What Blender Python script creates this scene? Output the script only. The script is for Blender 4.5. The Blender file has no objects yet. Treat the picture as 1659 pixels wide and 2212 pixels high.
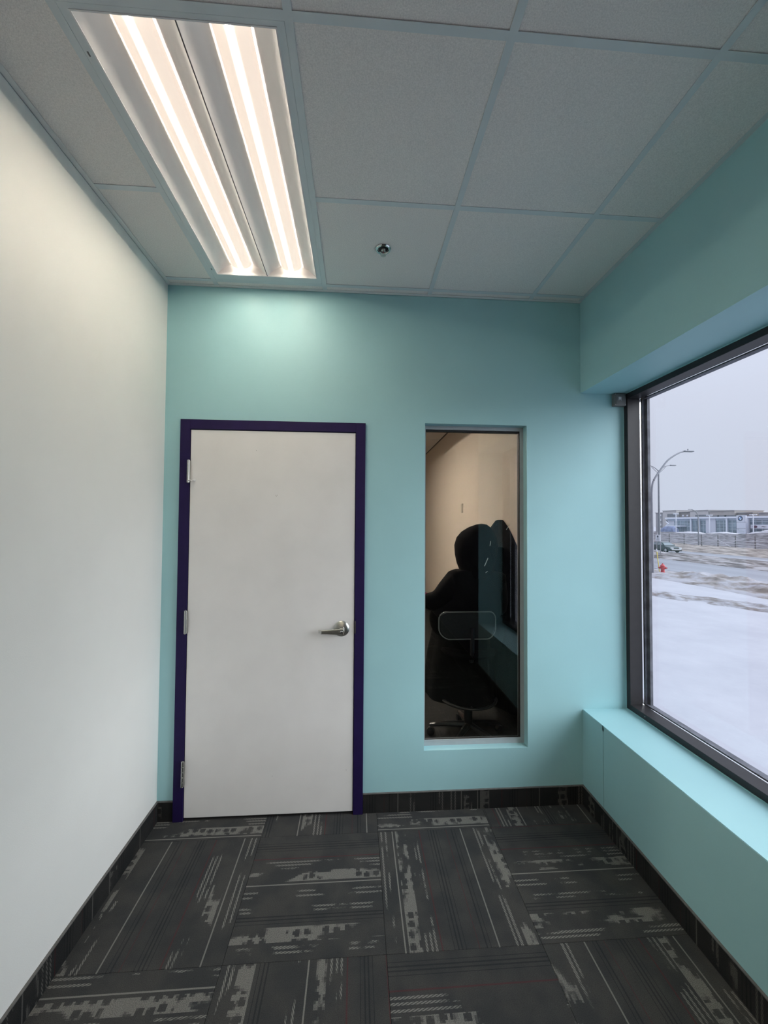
import bpy, bmesh, math, random
from mathutils import Vector, Matrix, noise

# ---------------------------------------------------------------- camera, sky, exposure
SC = bpy.context.scene
COL = SC.collection
H = 1.6366                                  # eye height above the floor
YAW, PITCH, ROLL = 0.06830, 0.02797, 0.00645
cam_d = bpy.data.cameras.new('camera')
cam = bpy.data.objects.new('camera', cam_d)
COL.objects.link(cam)
cam_d.sensor_fit = 'VERTICAL'
cam_d.sensor_height = 36.0
cam_d.lens = 872.72 / 2212 * 36.0
cam_d.clip_start = 0.02
cam_d.clip_end = 2000
_f = Vector((math.sin(YAW) * math.cos(PITCH), math.cos(YAW) * math.cos(PITCH), math.sin(PITCH)))
_r0 = Vector((math.cos(YAW), -math.sin(YAW), 0))
_u0 = _r0.cross(_f)
_r = math.cos(ROLL) * _r0 + math.sin(ROLL) * _u0
_u = -math.sin(ROLL) * _r0 + math.cos(ROLL) * _u0
cam.matrix_world = Matrix(((_r.x, _u.x, -_f.x, 0), (_r.y, _u.y, -_f.y, 0), (_r.z, _u.z, -_f.z, H), (0, 0, 0, 1)))
SC.camera = cam

SKY_STRENGTH = 0.56
SUN_STRENGTH = 2.8
LAMP_CORE = 82.0
LAMP_SIDE = 0.44
world = bpy.data.worlds.new('overcast_sky')
SC.world = world
world.use_nodes = True
wn, wl = world.node_tree.nodes, world.node_tree.links
bg = wn['Background']
tc = wn.new('ShaderNodeTexCoord')
sx = wn.new('ShaderNodeSeparateXYZ')
wl.new(tc.outputs['Generated'], sx.inputs[0])
m1 = wn.new('ShaderNodeMath'); m1.operation = 'MAXIMUM'; m1.inputs[1].default_value = 0.0
wl.new(sx.outputs['Z'], m1.inputs[0])
m2 = wn.new('ShaderNodeMath'); m2.operation = 'POWER'; m2.inputs[1].default_value = 2.0
wl.new(m1.outputs[0], m2.inputs[0])
m3 = wn.new('ShaderNodeMath'); m3.operation = 'MULTIPLY_ADD'; m3.inputs[1].default_value = 2.0; m3.inputs[2].default_value = 1.0
wl.new(m2.outputs[0], m3.inputs[0])
m4 = wn.new('ShaderNodeMath'); m4.operation = 'MULTIPLY'; m4.inputs[1].default_value = SKY_STRENGTH
wl.new(m3.outputs[0], m4.inputs[0])
bg.inputs['Color'].default_value = (0.66, 0.70, 0.84, 1)
wl.new(m4.outputs[0], bg.inputs['Strength'])

# the sun behind thin overcast: a very broad, shadowless glow coming in through the window
sun_d = bpy.data.lights.new('hazy_sun', 'SUN')
sun_d.energy = SUN_STRENGTH
sun_d.angle = math.radians(60)
sun_d.color = (0.91, 0.955, 1.0)
sun = bpy.data.objects.new('hazy_sun', sun_d)
COL.objects.link(sun)
sun.rotation_euler = Vector((0.90, -0.40, 0.45)).to_track_quat('Z', 'Y').to_euler()
sun.location = (30, -15, 20)

vs = SC.view_settings
SC.display_settings.display_device = 'sRGB'
vs.view_transform = 'Standard'
vs.look = 'None'
vs.gamma = 1.0
vs.use_curve_mapping = False
vs.exposure = 0.8
SC.cycles.max_bounces = 12
SC.cycles.diffuse_bounces = 6
SC.cycles.transparent_max_bounces = 16
SC.cycles.caustics_reflective = False
SC.cycles.caustics_refractive = False
SC.cycles.sample_clamp_indirect = 6.0

random.seed(7)

# ---------------------------------------------------------------- helpers
class MB:
    """collects boxes, prisms, tubes, lathes into one mesh (world coordinates)"""
    def __init__(s):
        s.v, s.f = [], []
    def add(s, vs_, fs_):
        b = len(s.v)
        s.v += [tuple(p) for p in vs_]
        s.f += [tuple(i + b for i in f) for f in fs_]
        return s
    def box(s, x0, x1, y0, y1, z0, z1):
        v = [(x, y, z) for x in (x0, x1) for y in (y0, y1) for z in (z0, z1)]
        return s.add(v, [(0, 1, 3, 2), (4, 6, 7, 5), (0, 4, 5, 1), (2, 3, 7, 6), (0, 2, 6, 4), (1, 5, 7, 3)])
    def bevbox(s, x0, x1, y0, y1, z0, z1, b):
        bm = bmesh.new()
        m = MB().box(x0, x1, y0, y1, z0, z1)
        vv = [bm.verts.new(p) for p in m.v]
        for f in m.f: bm.faces.new([vv[i] for i in f])
        bmesh.ops.bevel(bm, geom=bm.edges[:], offset=b, segments=2, affect='EDGES', profile=0.5)
        bm.verts.ensure_lookup_table(); bm.verts.index_update()
        s.add([v.co[:] for v in bm.verts], [[v.index for v in f.verts] for f in bm.faces])
        bm.free()
        return s
    def prism(s, pts, a, off):
        """polygon pts (3d) extruded by vector off"""
        n = len(pts)
        v = [Vector(p) for p in pts] + [Vector(p) + Vector(off) for p in pts]
        f = [tuple(range(n))[::-1], tuple(range(n, 2 * n))]
        f += [(i, (i + 1) % n, n + (i + 1) % n, n + i) for i in range(n)]
        return s.add(v, f)
    def strip(s, prof, off):
        """open profile extruded by off (no caps)"""
        n = len(prof)
        v = [Vector(p) for p in prof] + [Vector(p) + Vector(off) for p in prof]
        return s.add(v, [(i, i + 1, n + i + 1, n + i) for i in range(n - 1)])
    def loft(s, rings, cap=True, closed=True):
        n = len(rings[0])
        v = [p for r in rings for p in r]
        f = []
        for k in range(len(rings) - 1):
            for i in range(n if closed else n - 1):
                j = (i + 1) % n
                f.append((k * n + i, k * n + j, (k + 1) * n + j, (k + 1) * n + i))
        if cap:
            f.append(tuple(range(n))[::-1])
            f.append(tuple(range((len(rings) - 1) * n, len(rings) * n)))
        return s.add(v, f)
    def tube(s, path, r, seg=10):
        path = [Vector(p) for p in path]
        rs = r if isinstance(r, (list, tuple)) else [r] * len(path)
        rings = []
        for i, p in enumerate(path):
            t = (path[min(i + 1, len(path) - 1)] - path[max(i - 1, 0)]).normalized()
            a = Vector((0, 0, 1)) if abs(t.z) < 0.9 else Vector((1, 0, 0))
            n1 = t.cross(a).normalized(); n2 = t.cross(n1)
            rings.append([p + rs[i] * (math.cos(2 * math.pi * k / seg) * n1 + math.sin(2 * math.pi * k / seg) * n2) for k in range(seg)])
        return s.loft(rings)
    def lathe(s, c, axis, prof, seg=24):
        """prof: list of (radius, distance along axis)"""
        axis = Vector(axis).normalized(); c = Vector(c)
        a = Vector((0, 0, 1)) if abs(axis.z) < 0.9 else Vector((1, 0, 0))
        n1 = axis.cross(a).normalized(); n2 = axis.cross(n1)
        rings = [[c + axis * d + max(r, 1e-4) * (math.cos(2 * math.pi * k / seg) * n1 + math.sin(2 * math.pi * k / seg) * n2) for k in range(seg)] for r, d in prof]
        return s.loft(rings)

def origin(o):
    v = Vector((0, 0, 0))
    while o is not None:
        v += o.location
        o = o.parent
    return v

def obj(name, mb, m, parent=None, loc=None, smooth=False):
    me = bpy.data.meshes.new(name)
    base = Vector(loc) if loc is not None else (Vector((0, 0, 0)) if parent is not None else Vector((0, 0, 0)))
    o = bpy.data.objects.new(name, me)
    COL.objects.link(o)
    if parent is not None:
        po = origin(parent)
        o.parent = parent
        o.location = (base - po) if loc is not None else (0, 0, 0)
        base = base if loc is not None else po
    else:
        o.location = base
    me.from_pydata([tuple(Vector(p) - base) for p in mb.v], [], mb.f)
    bm = bmesh.new(); bm.from_mesh(me)
    bmesh.ops.recalc_face_normals(bm, faces=bm.faces[:])
    bm.to_mesh(me); bm.free()
    if smooth:
        me.shade_smooth() if hasattr(me, 'shade_smooth') else None
        if smooth == 'auto':
            me.set_sharp_from_angle(angle=math.radians(38))
    if m is not None: me.materials.append(m)
    return o

def empty(name, loc):
    o = bpy.data.objects.new(name, None)
    COL.objects.link(o)
    o.location = loc
    o.empty_display_size = 0.1
    return o

def tag(o, label=None, cat=None, group=None, kind=None):
    if label: o['label'] = label
    if cat: o['category'] = cat
    if group: o['group'] = group
    if kind: o['kind'] = kind
    return o

# ---------------------------------------------------------------- materials
def mat(name, col, rough=0.6, metal=0.0, var=0.0, vscale=6.0, bump=0.0, bscale=200.0, spec=0.5, detail=3.0):
    m = bpy.data.materials.new(name)
    m.use_nodes = True
    nt = m.node_tree; n, l = nt.nodes, nt.links
    p = n['Principled BSDF']
    p.inputs['Base Color'].default_value = (*col, 1)
    p.inputs['Roughness'].default_value = rough
    p.inputs['Metallic'].default_value = metal
    p.inputs['Specular IOR Level'].default_value = spec
    t = n.new('ShaderNodeTexCoord')
    if var > 0:
        nz = n.new('ShaderNodeTexNoise'); nz.inputs['Scale'].default_value = vscale; nz.inputs['Detail'].default_value = detail
        l.new(t.outputs['Object'], nz.inputs['Vector'])
        r = n.new('ShaderNodeValToRGB')
        r.color_ramp.elements[0].position = 0.3; r.color_ramp.elements[1].position = 0.7
        r.color_ramp.elements[0].color = (*[c * (1 - var) for c in col], 1)
        r.color_ramp.elements[1].color = (*[min(1, c * (1 + var)) for c in col], 1)
        l.new(nz.outputs['Fac'], r.inputs['Fac']); l.new(r.outputs['Color'], p.inputs['Base Color'])
    if bump > 0:
        nb = n.new('ShaderNodeTexNoise'); nb.inputs['Scale'].default_value = bscale; nb.inputs['Detail'].default_value = 3
        l.new(t.outputs['Object'], nb.inputs['Vector'])
        b = n.new('ShaderNodeBump'); b.inputs['Strength'].default_value = bump; b.inputs['Distance'].default_value = 0.002
        l.new(nb.outputs['Fac'], b.inputs['Height']); l.new(b.outputs['Normal'], p.inputs['Normal'])
    return m

def emat(name, col, strength):
    m = mat(name, col)
    p = m.node_tree.nodes['Principled BSDF']
    p.inputs['Emission Color'].default_value = (*col, 1)
    p.inputs['Emission Strength'].default_value = strength
    return m

def glass_mat(name, tint=(1, 1, 1), ior=1.5):
    m = bpy.data.materials.new(name); m.use_nodes = True
    n, l = m.node_tree.nodes, m.node_tree.links
    n.remove(n['Principled BSDF'])
    tr = n.new('ShaderNodeBsdfTransparent'); tr.inputs['Color'].default_value = (*tint, 1)
    gl = n.new('ShaderNodeBsdfGlossy'); gl.inputs['Roughness'].default_value = 0.0
    fr = n.new('ShaderNodeFresnel'); fr.inputs['IOR'].default_value = ior
    ge = n.new('ShaderNodeNewGeometry')
    # same reflectance on both faces of the thin pane
    mm = n.new('ShaderNodeMix'); mm.data_type = 'VECTOR'
    fl = n.new('ShaderNodeVectorMath'); fl.operation = 'SCALE'; fl.inputs['Scale'].default_value = 1.0
    mx = n.new('ShaderNodeMixShader')
    lw = n.new('ShaderNodeLayerWeight'); lw.inputs['Blend'].default_value = 0.5
    # Schlick: f0 + (1-f0)*facing^5
    f0 = ((ior - 1) / (ior + 1)) ** 2
    pw = n.new('ShaderNodeMath'); pw.operation = 'POWER'; pw.inputs[1].default_value = 5
    ma = n.new('ShaderNodeMath'); ma.operation = 'MULTIPLY_ADD'; ma.inputs[1].default_value = 1 - f0; ma.inputs[2].default_value = f0
    l.new(lw.outputs['Facing'], pw.inputs[0]); l.new(pw.outputs[0], ma.inputs[0])
    l.new(ma.outputs[0], mx.inputs['Fac'])
    l.new(tr.outputs[0], mx.inputs[1]); l.new(gl.outputs[0], mx.inputs[2])
    for x in (fr, ge, mm, fl): n.remove(x)
    l.new(mx.outputs[0], n['Material Output'].inputs['Surface'])
    return m

M = {}
M['white_wall'] = mat('white_wall_paint', (0.82, 0.82, 0.79), 0.55, bump=0.12, bscale=260, var=0.02, vscale=3)
M['teal'] = mat('teal_wall_paint', (0.35, 0.605, 0.645), 0.5, bump=0.12, bscale=260, var=0.02, vscale=3)
M['beige'] = mat('beige_wall_paint', (0.62, 0.54, 0.455), 0.6, bump=0.1, bscale=260, var=0.02, vscale=3)
M['tile'] = mat('mineral_fibre_tile', (0.84, 0.79, 0.77), 0.9, var=0.11, vscale=260, bump=0.5, bscale=300, detail=6)
M['tee'] = mat('white_steel_tee', (0.66, 0.70, 0.72), 0.5, var=0.03, vscale=9)
M['angle'] = mat('white_wall_angle', (0.78, 0.77, 0.76), 0.5, var=0.03, vscale=9)
M['purple'] = mat('purple_frame_paint', (0.013, 0.006, 0.056), 0.6, spec=0.25, var=0.1, vscale=12, bump=0.1)
M['reflection_dark'] = mat('reflection_darkening_purple', (0.016, 0.010, 0.045), 0.6, spec=0.3, var=0.05)  # for the added board that darkens the interior window's reflection
M['door'] = mat('white_door_paint', (0.80, 0.79, 0.78), 0.45, var=0.03, vscale=5, bump=0.1, bscale=180)
M['chrome'] = mat('satin_chrome', (0.55, 0.55, 0.52), 0.28, 1.0, var=0.05, vscale=30)
M['polished'] = mat('polished_chrome', (0.72, 0.74, 0.74), 0.08, 1.0, var=0.03, vscale=30)
M['dark'] = mat('dark_shadow_gap', (0.012, 0.012, 0.013), 0.8, var=0.1)
M['alu'] = mat('grey_aluminium', (0.42, 0.45, 0.47), 0.45, 0.2, var=0.04, vscale=20)
M['bronze'] = mat('dark_bronze_aluminium', (0.022, 0.020, 0.023), 0.5, 0.0, spec=0.45, var=0.1, vscale=25, bump=0.05)
M['gasket'] = mat('black_rubber_gasket', (0.01, 0.01, 0.011), 0.6, var=0.1)
M['spacer'] = mat('bright_pane_spacer', (0.93, 0.93, 0.93), 0.22, 1.0, var=0.02)
M['outer_frame'] = mat('weathered_outer_frame', (0.13, 0.135, 0.16), 0.7, var=0.35, vscale=22, detail=6)
M['glass'] = glass_mat('clear_window_glass', (0.985, 0.99, 0.99))
M['glass_in'] = glass_mat('interior_window_glass', (0.93, 0.93, 0.92), 1.53)
M['housing'] = mat('white_fixture_enamel', (0.80, 0.78, 0.78), 0.5, var=0.02)
M['sensor'] = mat('grey_sensor_plastic', (0.15, 0.155, 0.155), 0.45, var=0.15, vscale=40)
M['sensor_win'] = mat('pale_sensor_window', (0.62, 0.64, 0.65), 0.25, var=0.05)
M['black_cloth'] = mat('black_parka_cloth', (0.006, 0.006, 0.006), 0.9, var=0.3, vscale=20, bump=0.08, bscale=120, spec=0.1)
M['black_cloth2'] = mat('black_coat_wool', (0.006, 0.006, 0.007), 0.9, var=0.3, vscale=24, bump=0.08, bscale=120, spec=0.1)
M['skin'] = mat('skin', (0.45, 0.28, 0.20), 0.5, var=0.05)
M['pink'] = mat('magenta_knit', (0.50, 0.02, 0.14), 0.8, var=0.1, vscale=60)
M['reflective'] = mat('reflective_tape', (0.85, 0.87, 0.88), 0.4, var=0.05)
M['black_plastic'] = mat('black_chair_plastic', (0.012, 0.012, 0.013), 0.35, var=0.2, vscale=30)
M['mesh_black'] = mat('black_chair_mesh', (0.012, 0.013, 0.014), 0.75, var=0.3, vscale=80)
M['grey_plastic'] = mat('grey_plastic', (0.20, 0.20, 0.20), 0.4, var=0.08)
M['plate'] = mat('wall_plate_plastic', (0.40, 0.36, 0.30), 0.5, var=0.03)

def lens_material(name, core, side, col_core, col_side, axis='X', half=0.055, sig=0.0055):
    """prismatic lens: bright LED row behind the middle, dim towards both edges"""
    m = bpy.data.materials.new(name); m.use_nodes = True
    n, l = m.node_tree.nodes, m.node_tree.links
    p = n['Principled BSDF']
    p.inputs['Base Color'].default_value = (0.8, 0.76, 0.7, 1)
    p.inputs['Roughness'].default_value = 0.5
    t = n.new('ShaderNodeTexCoord'); s = n.new('ShaderNodeSeparateXYZ')
    l.new(t.outputs['Object'], s.inputs[0])
    d = n.new('ShaderNodeMath'); d.operation = 'DIVIDE'; d.inputs[1].default_value = sig
    l.new(s.outputs[axis], d.inputs[0])
    sq = n.new('ShaderNodeMath'); sq.operation = 'POWER'; sq.inputs[1].default_value = 2
    ab = n.new('ShaderNodeMath'); ab.operation = 'ABSOLUTE'; l.new(d.outputs[0], ab.inputs[0]); l.new(ab.outputs[0], sq.inputs[0])
    ng = n.new('ShaderNodeMath'); ng.operation = 'MULTIPLY'; ng.inputs[1].default_value = -1.0; l.new(sq.outputs[0], ng.inputs[0])
    ex = n.new('ShaderNodeMath'); ex.operation = 'EXPONENT'; l.new(ng.outputs[0], ex.inputs[0])
    # fine prism ribs running along the lens
    wv = n.new('ShaderNodeMath'); wv.operation = 'MULTIPLY'; wv.inputs[1].default_value = 2 * math.pi / 0.0045; l.new(s.outputs[axis], wv.inputs[0])
    sn = n.new('ShaderNodeMath'); sn.operation = 'SINE'; l.new(wv.outputs[0], sn.inputs[0])
    rb = n.new('ShaderNodeMath'); rb.operation = 'MULTIPLY_ADD'; rb.inputs[1].default_value = 0.05; rb.inputs[2].default_value = 1.0; l.new(sn.outputs[0], rb.inputs[0])
    a = n.new('ShaderNodeVectorMath'); a.operation = 'SCALE'; a.inputs[0].default_value = [c * core for c in col_core]; l.new(ex.outputs[0], a.inputs['Scale'])
    b = n.new('ShaderNodeVectorMath'); b.operation = 'SCALE'; b.inputs[0].default_value = [c * side for c in col_side]; l.new(rb.outputs[0], b.inputs['Scale'])
    ad = n.new('ShaderNodeVectorMath'); ad.operation = 'ADD'; l.new(a.outputs[0], ad.inputs[0]); l.new(b.outputs[0], ad.inputs[1])
    l.new(ad.outputs[0], p.inputs['Emission Color'])
    p.inputs['Emission Strength'].default_value = 1.0
    return m

M['lens'] = lens_material('glowing_prismatic_lens', LAMP_CORE, LAMP_SIDE, (1.0, 0.90, 0.74), (1.0, 0.80, 0.66))
M['lens_next'] = lens_material('glowing_prismatic_lens_dim', 800.0, 0.6, (1.0, 0.92, 0.80), (1.0, 0.85, 0.72))

def carpet_material(name='striped_loop_carpet', tone=1.0):
    m = bpy.data.materials.new(name); m.use_nodes = True
    n, l = m.node_tree.nodes, m.node_tree.links
    p = n['Principled BSDF']; p.inputs['Roughness'].default_value = 0.95; p.inputs['Specular IOR Level'].default_value = 0.1
    def math_(op, a, b=None, c=None):
        q = n.new('ShaderNodeMath'); q.operation = op
        for i, x in enumerate((a, b, c)):
            if x is None: continue
            if isinstance(x, (int, float)): q.inputs[i].default_value = x
            else: l.new(x, q.inputs[i])
        return q.outputs[0]
    t = n.new('ShaderNodeTexCoord'); s = n.new('ShaderNodeSeparateXYZ'); l.new(t.outputs['Object'], s.inputs[0])
    def attr(nm):
        a = n.new('ShaderNodeAttribute'); a.attribute_type = 'OBJECT'; a.attribute_name = nm; return a.outputs['Fac']
    shift, sign, seed = attr('pattern_shift'), attr('pattern_sign'), attr('pattern_seed')
    u = math_('MULTIPLY_ADD', s.outputs['X'], 1 / 0.6096, 0.5)
    v = s.outputs['Y']
    q = math_('MULTIPLY', math_('SUBTRACT', u, shift), sign)
    q = math_('DIVIDE', math_('WRAP', q, 1.2, 0.0), 1.2)
    def ramp(stops):
        r = n.new('ShaderNodeValToRGB'); cr = r.color_ramp; cr.interpolation = 'CONSTANT'
        cr.elements[0].position = 0; cr.elements[0].color = (*stops[0][1], 1)
        cr.elements[1].position = stops[1][0] / 1.2; cr.elements[1].color = (*stops[1][1], 1)
        for pos, c in stops[2:]:
            e = cr.elements.new(pos / 1.2); e.color = (*c, 1)
        l.new(q, r.inputs['Fac'])
        sp = n.new('ShaderNodeSeparateColor'); l.new(r.outputs['Color'], sp.inputs[0]); return sp.outputs
    O, W, D, L = (0, 0, 0), (1, 0, 0), (0, 1, 0), (0, 0, 1)
    A = ramp([(0, L), (.007, O), (.028, W), (.115, O), (.135, D), (.150, O), (.165, D), (.180, O), (.195, D), (.208, O),
              (.60, L), (.607, O), (.715, D), (.73, O), (.745, D), (.76, O), (.785, W), (.885, O), (.985, D), (1.0, O), (1.015, D), (1.03, O),
              (1.10, D), (1.113, O), (1.135, D), (1.15, O)])
    R, G = (1, 0, 0), (0, 1, 0)
    B = ramp([(0, O), (.232, R), (.24, O), (.31, G), (.318, O), (.335, G), (.343, O), (.36, G), (.368, O), (.385, G), (.393, O),
              (.47, R), (.476, O), (.52, G), (.528, O), (.545, G), (.553, O), (.905, G), (.913, O), (.93, G), (.938, O), (.955, G), (.963, O)])
    qx = math_('SNAP', s.outputs['X'], 0.0075); qv = math_('SNAP', v, 0.009)       # yarn rows
    def nz(vx, vy, scale, detail=2.0, off=0.0, snap=False):
        c = n.new('ShaderNodeCombineXYZ')
        l.new(math_('MULTIPLY', qx if snap else s.outputs['X'], vx), c.inputs[0]); l.new(math_('MULTIPLY', qv if snap else v, vy), c.inputs[1])
        l.new(math_('ADD', seed, off), c.inputs[2])
        x = n.new('ShaderNodeTexNoise'); x.inputs['Scale'].default_value = scale; x.inputs['Detail'].default_value = detail
        l.new(c.outputs[0], x.inputs['Vector']); return x.outputs['Fac']
    def step(x, lo, hi):
        r = n.new('ShaderNodeMapRange'); r.interpolation_type = 'SMOOTHSTEP'
        r.inputs['From Min'].default_value = lo; r.inputs['From Max'].default_value = hi
        l.new(x, r.inputs['Value']); return r.outputs[0]
    run = step(nz(2.6, 1.0, 4.5, 4, 3.1, True), 0.49, 0.54)             # where along the tile the light yarn comes up
    # round dark dots eating into the broad band, only near the ends of its run
    c = n.new('ShaderNodeCombineXYZ'); l.new(qx, c.inputs[0]); l.new(qv, c.inputs[1]); l.new(seed, c.inputs[2])
    vo = n.new('ShaderNodeTexVoronoi'); vo.voronoi_dimensions = '2D'; vo.inputs['Scale'].default_value = 24; vo.inputs['Randomness'].default_value = 0.35
    l.new(c.outputs[0], vo.inputs['Vector'])
    dot = step(vo.outputs['Distance'], 0.30, 0.42)
    dots_on = step(nz(1.0, 1.0, 9.0, 1, 9.3, True), 0.42, 0.48)
    wide_mask = math_('MULTIPLY', run, math_('SUBTRACT', 1.0, math_('MULTIPLY', dots_on, math_('SUBTRACT', 1.0, dot))))
    zig = math_('SINE', math_('MULTIPLY_ADD', v, 2 * math.pi * 62, math_('MULTIPLY', s.outputs['X'], 900.0)))
    dash = step(zig, -0.75, -0.1)
    dash_run = step(nz(1.6, 1.0, 5.0, 4, 14.7, True), 0.50, 0.54)
    dash_mask = math_('MULTIPLY', dash, dash_run)
    yarn = nz(1, 1, 420, 2, 0.7)
    loop = step(yarn, 0.40, 0.56)
    light = math_('ADD', math_('MULTIPLY', A[0], math_('MULTIPLY', wide_mask, math_('MULTIPLY_ADD', loop, 0.55, 0.45))),
                  math_('MULTIPLY', A[1], dash_mask))
    light = math_('MINIMUM', math_('ADD', light, math_('MULTIPLY', A[2], math_('MULTIPLY_ADD', loop, 0.3, 0.75))), 1.0)
    def mix(f, a, b):
        x = n.new('ShaderNodeMix'); x.data_type = 'RGBA'
        for i, z in ((0, f), (6, a), (7, b)):
            if isinstance(z, tuple): x.inputs[i].default_value = (*z, 1)
            elif isinstance(z, (int, float)): x.inputs[i].default_value = z
            else: l.new(z, x.inputs[i])
        return x.outputs[2]
    base = mix(step(nz(1, 1, 7, 3, 5.5), 0.35, 0.65), (0.046, 0.048, 0.049), (0.066, 0.065, 0.062))
    base = mix(math_('MULTIPLY', math_('SUBTRACT', 1.0, loop), 0.45), base, (0.022, 0.023, 0.024))
    base = mix(math_('MULTIPLY', B[0], 0.5), base, (0.10, 0.022, 0.026))
    base = mix(math_('MULTIPLY', B[1], 0.6), base, (0.018, 0.019, 0.022))
    col = mix(math_('MULTIPLY', light, 0.9), base, (0.215, 0.208, 0.19))
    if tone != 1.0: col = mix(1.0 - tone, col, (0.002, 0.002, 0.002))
    l.new(col, p.inputs['Base Color'])
    b = n.new('ShaderNodeBump'); b.inputs['Strength'].default_value = 0.6; b.inputs['Distance'].default_value = 0.003
    l.new(yarn, b.inputs['Height']); l.new(b.outputs['Normal'], p.inputs['Normal'])
    return m
M['carpet'] = carpet_material()
M['carpet_shaded'] = carpet_material('shaded_striped_carpet', 0.42)  # same carpet, the dimmer light near the floor darkened into its colour
M['screed'] = mat('floor_screed', (0.03, 0.03, 0.03), 0.9, var=0.1)
M['carpet_dark'] = mat('dark_loop_carpet', (0.010, 0.010, 0.010), 0.95, var=0.5, vscale=60, bump=0.5, bscale=300)

# ---------------------------------------------------------------- room dimensions
XL, XR, XW = -1.0767, 1.3451, 1.616          # left wall, right wall, window frame plane
D, YR = 2.3339, -4.75                         # far wall, wall behind the viewer
ZC = 2.9806                                   # ceiling grid
ZS, ZH = 0.545, 2.4295                        # window sill, soffit
WT = 0.125                                    # partition thickness
YN = 8.6                                      # far end of the next room
WY0, WY1 = 0.42, D                            # window opening along y
TILE = 0.6096

# ---------------------------------------------------------------- floor of carpet tiles
floor = obj('floor', MB().box(XL - .1, XR + .25, YR - .1, D + .3, -0.12, -0.007), M['screed'])
tag(floor, 'dark striped carpet tile floor laid quarter turn', 'floor', kind='structure')
X0, Y0F = 0.128, 1.5755
# (column, row): (direction, shift, sign); V = stripes running away from the viewer, H = across
LAY = {(-2, 0): ('V', .875, -1), (-1, 0): ('H', .527, 1), (0, 0): ('V', .118, 1), (1, 0): ('H', .512, 1),
       (-2, -1): ('H', .89, -1), (-1, -1): ('V', .52, 1), (0, -1): ('H', .56, 1), (1, -1): ('V', .88, -1),
       (-2, 1): ('H', .02, 1), (-1, 1): ('V', .3, 1), (0, 1): ('H', .02, 1), (1, 1): ('V', .33, -1)}
SEED = {(-2, 0): 1.2, (-1, 0): 2.5, (0, 0): 3.7, (1, 0): 5.1, (-2, -1): 6.4, (-1, -1): 7.9, (0, -1): 9.2, (1, -1): 10.6,
        (-2, 1): 12.3, (-1, 1): 13.1, (0, 1): 14.8, (1, 1): 16.2}
def carpet_piece(parent, name, cx, cy, x0, x1, y0, y1, direction, shift, sign, seed):
    # the piece's own X axis crosses its stripes
    mb = MB()
    g = 0.0006
    if direction == 'V':
        mb.bevbox(x0 - cx + g, x1 - cx - g, y0 - cy + g, y1 - cy - g, -0.007, 0.0, 0.0012)
        rz = 0
    else:
        mb.bevbox(y0 - cy + g, y1 - cy - g, -(x1 - cx) + g, -(x0 - cx) - g, -0.007, 0.0, 0.0012)
        rz = math.pi / 2
    o = obj(name, mb, M['carpet'], None)
    o.parent = parent
    o.location = (cx, cy, 0)
    o.rotation_euler = (0, 0, rz)
    o['pattern_shift'] = float(shift); o['pattern_sign'] = float(sign); o['pattern_seed'] = float(seed)
    return o
for i in range(-2, 3):
    for j in range(-11, 2):
        x0, y0 = X0 + i * TILE, Y0F + j * TILE
        cx, cy = x0 + TILE / 2, y0 + TILE / 2
        a, b = max(x0, XL + .001), min(x0 + TILE, XR - .001)
        c, d = max(y0, YR + .001), min(y0 + TILE, D + .02)
        if b - a < 0.005 or d - c < 0.005: continue
        direction, sh, sg = LAY.get((i, j), ('V' if (i + j) % 2 == 0 else 'H', random.random(), random.choice((-1, 1))))
        carpet_piece(floor, 'carpet_tile', cx, cy, a, b, c, d, direction, sh, sg, SEED.get((i, j), random.uniform(20, 60)))

# ---------------------------------------------------------------- walls
w = obj('wall_left', MB().box(XL - .12, XL, YR - .1, D + .5, -.1, ZC + .3), M['white_wall'])
tag(w, 'plain off-white painted wall on the left', 'wall', kind='structure')
DL, DR, DT = -0.9863, 0.0492, 2.2134          # outer edges of the door frame
OL, OR, OT, OB = 0.398, 1.0107, 2.2248, 0.3338  # interior window opening
mb = MB()
y0, y1 = D, D + WT
mb.box(XL, DL + .03, y0, y1, -.1, ZC + .3)
mb.box(DL + .03, DR - .03, y0, y1, DT - .03, ZC + .3)
mb.box(DR - .03, OL, y0, y1, -.1, ZC + .3)
mb.box(OL, OR, y0, y1, -.1, OB)
mb.box(OL, OR, y0, y1, OT, ZC + .3)
mb.box(OR, XR, y0, y1, -.1, ZC + .3)
mb.box(XR, XW + .02, y0, y1, ZS - .02, ZH + .02)
w = obj('wall_back', mb, M['teal'])
tag(w, 'teal painted end wall holding the white door', 'wall', kind='structure')

mb = MB()
XO = 1.728
mb.box(XR + .002, XO, YR - .1, D + .3, -.6, ZS)
mb.box(XR, XO, YR - .1, D + .3, ZH, ZC + .3)
mb.box(XR, XO, YR - .1, WY0, ZS, ZH)
mb.box(XW + .025, XO, D, D + .3, ZS, ZH)
w = obj('wall_right', mb, M['teal'])
tag(w, 'teal wall on the right with deep window recess', 'wall', kind='structure')
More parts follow.
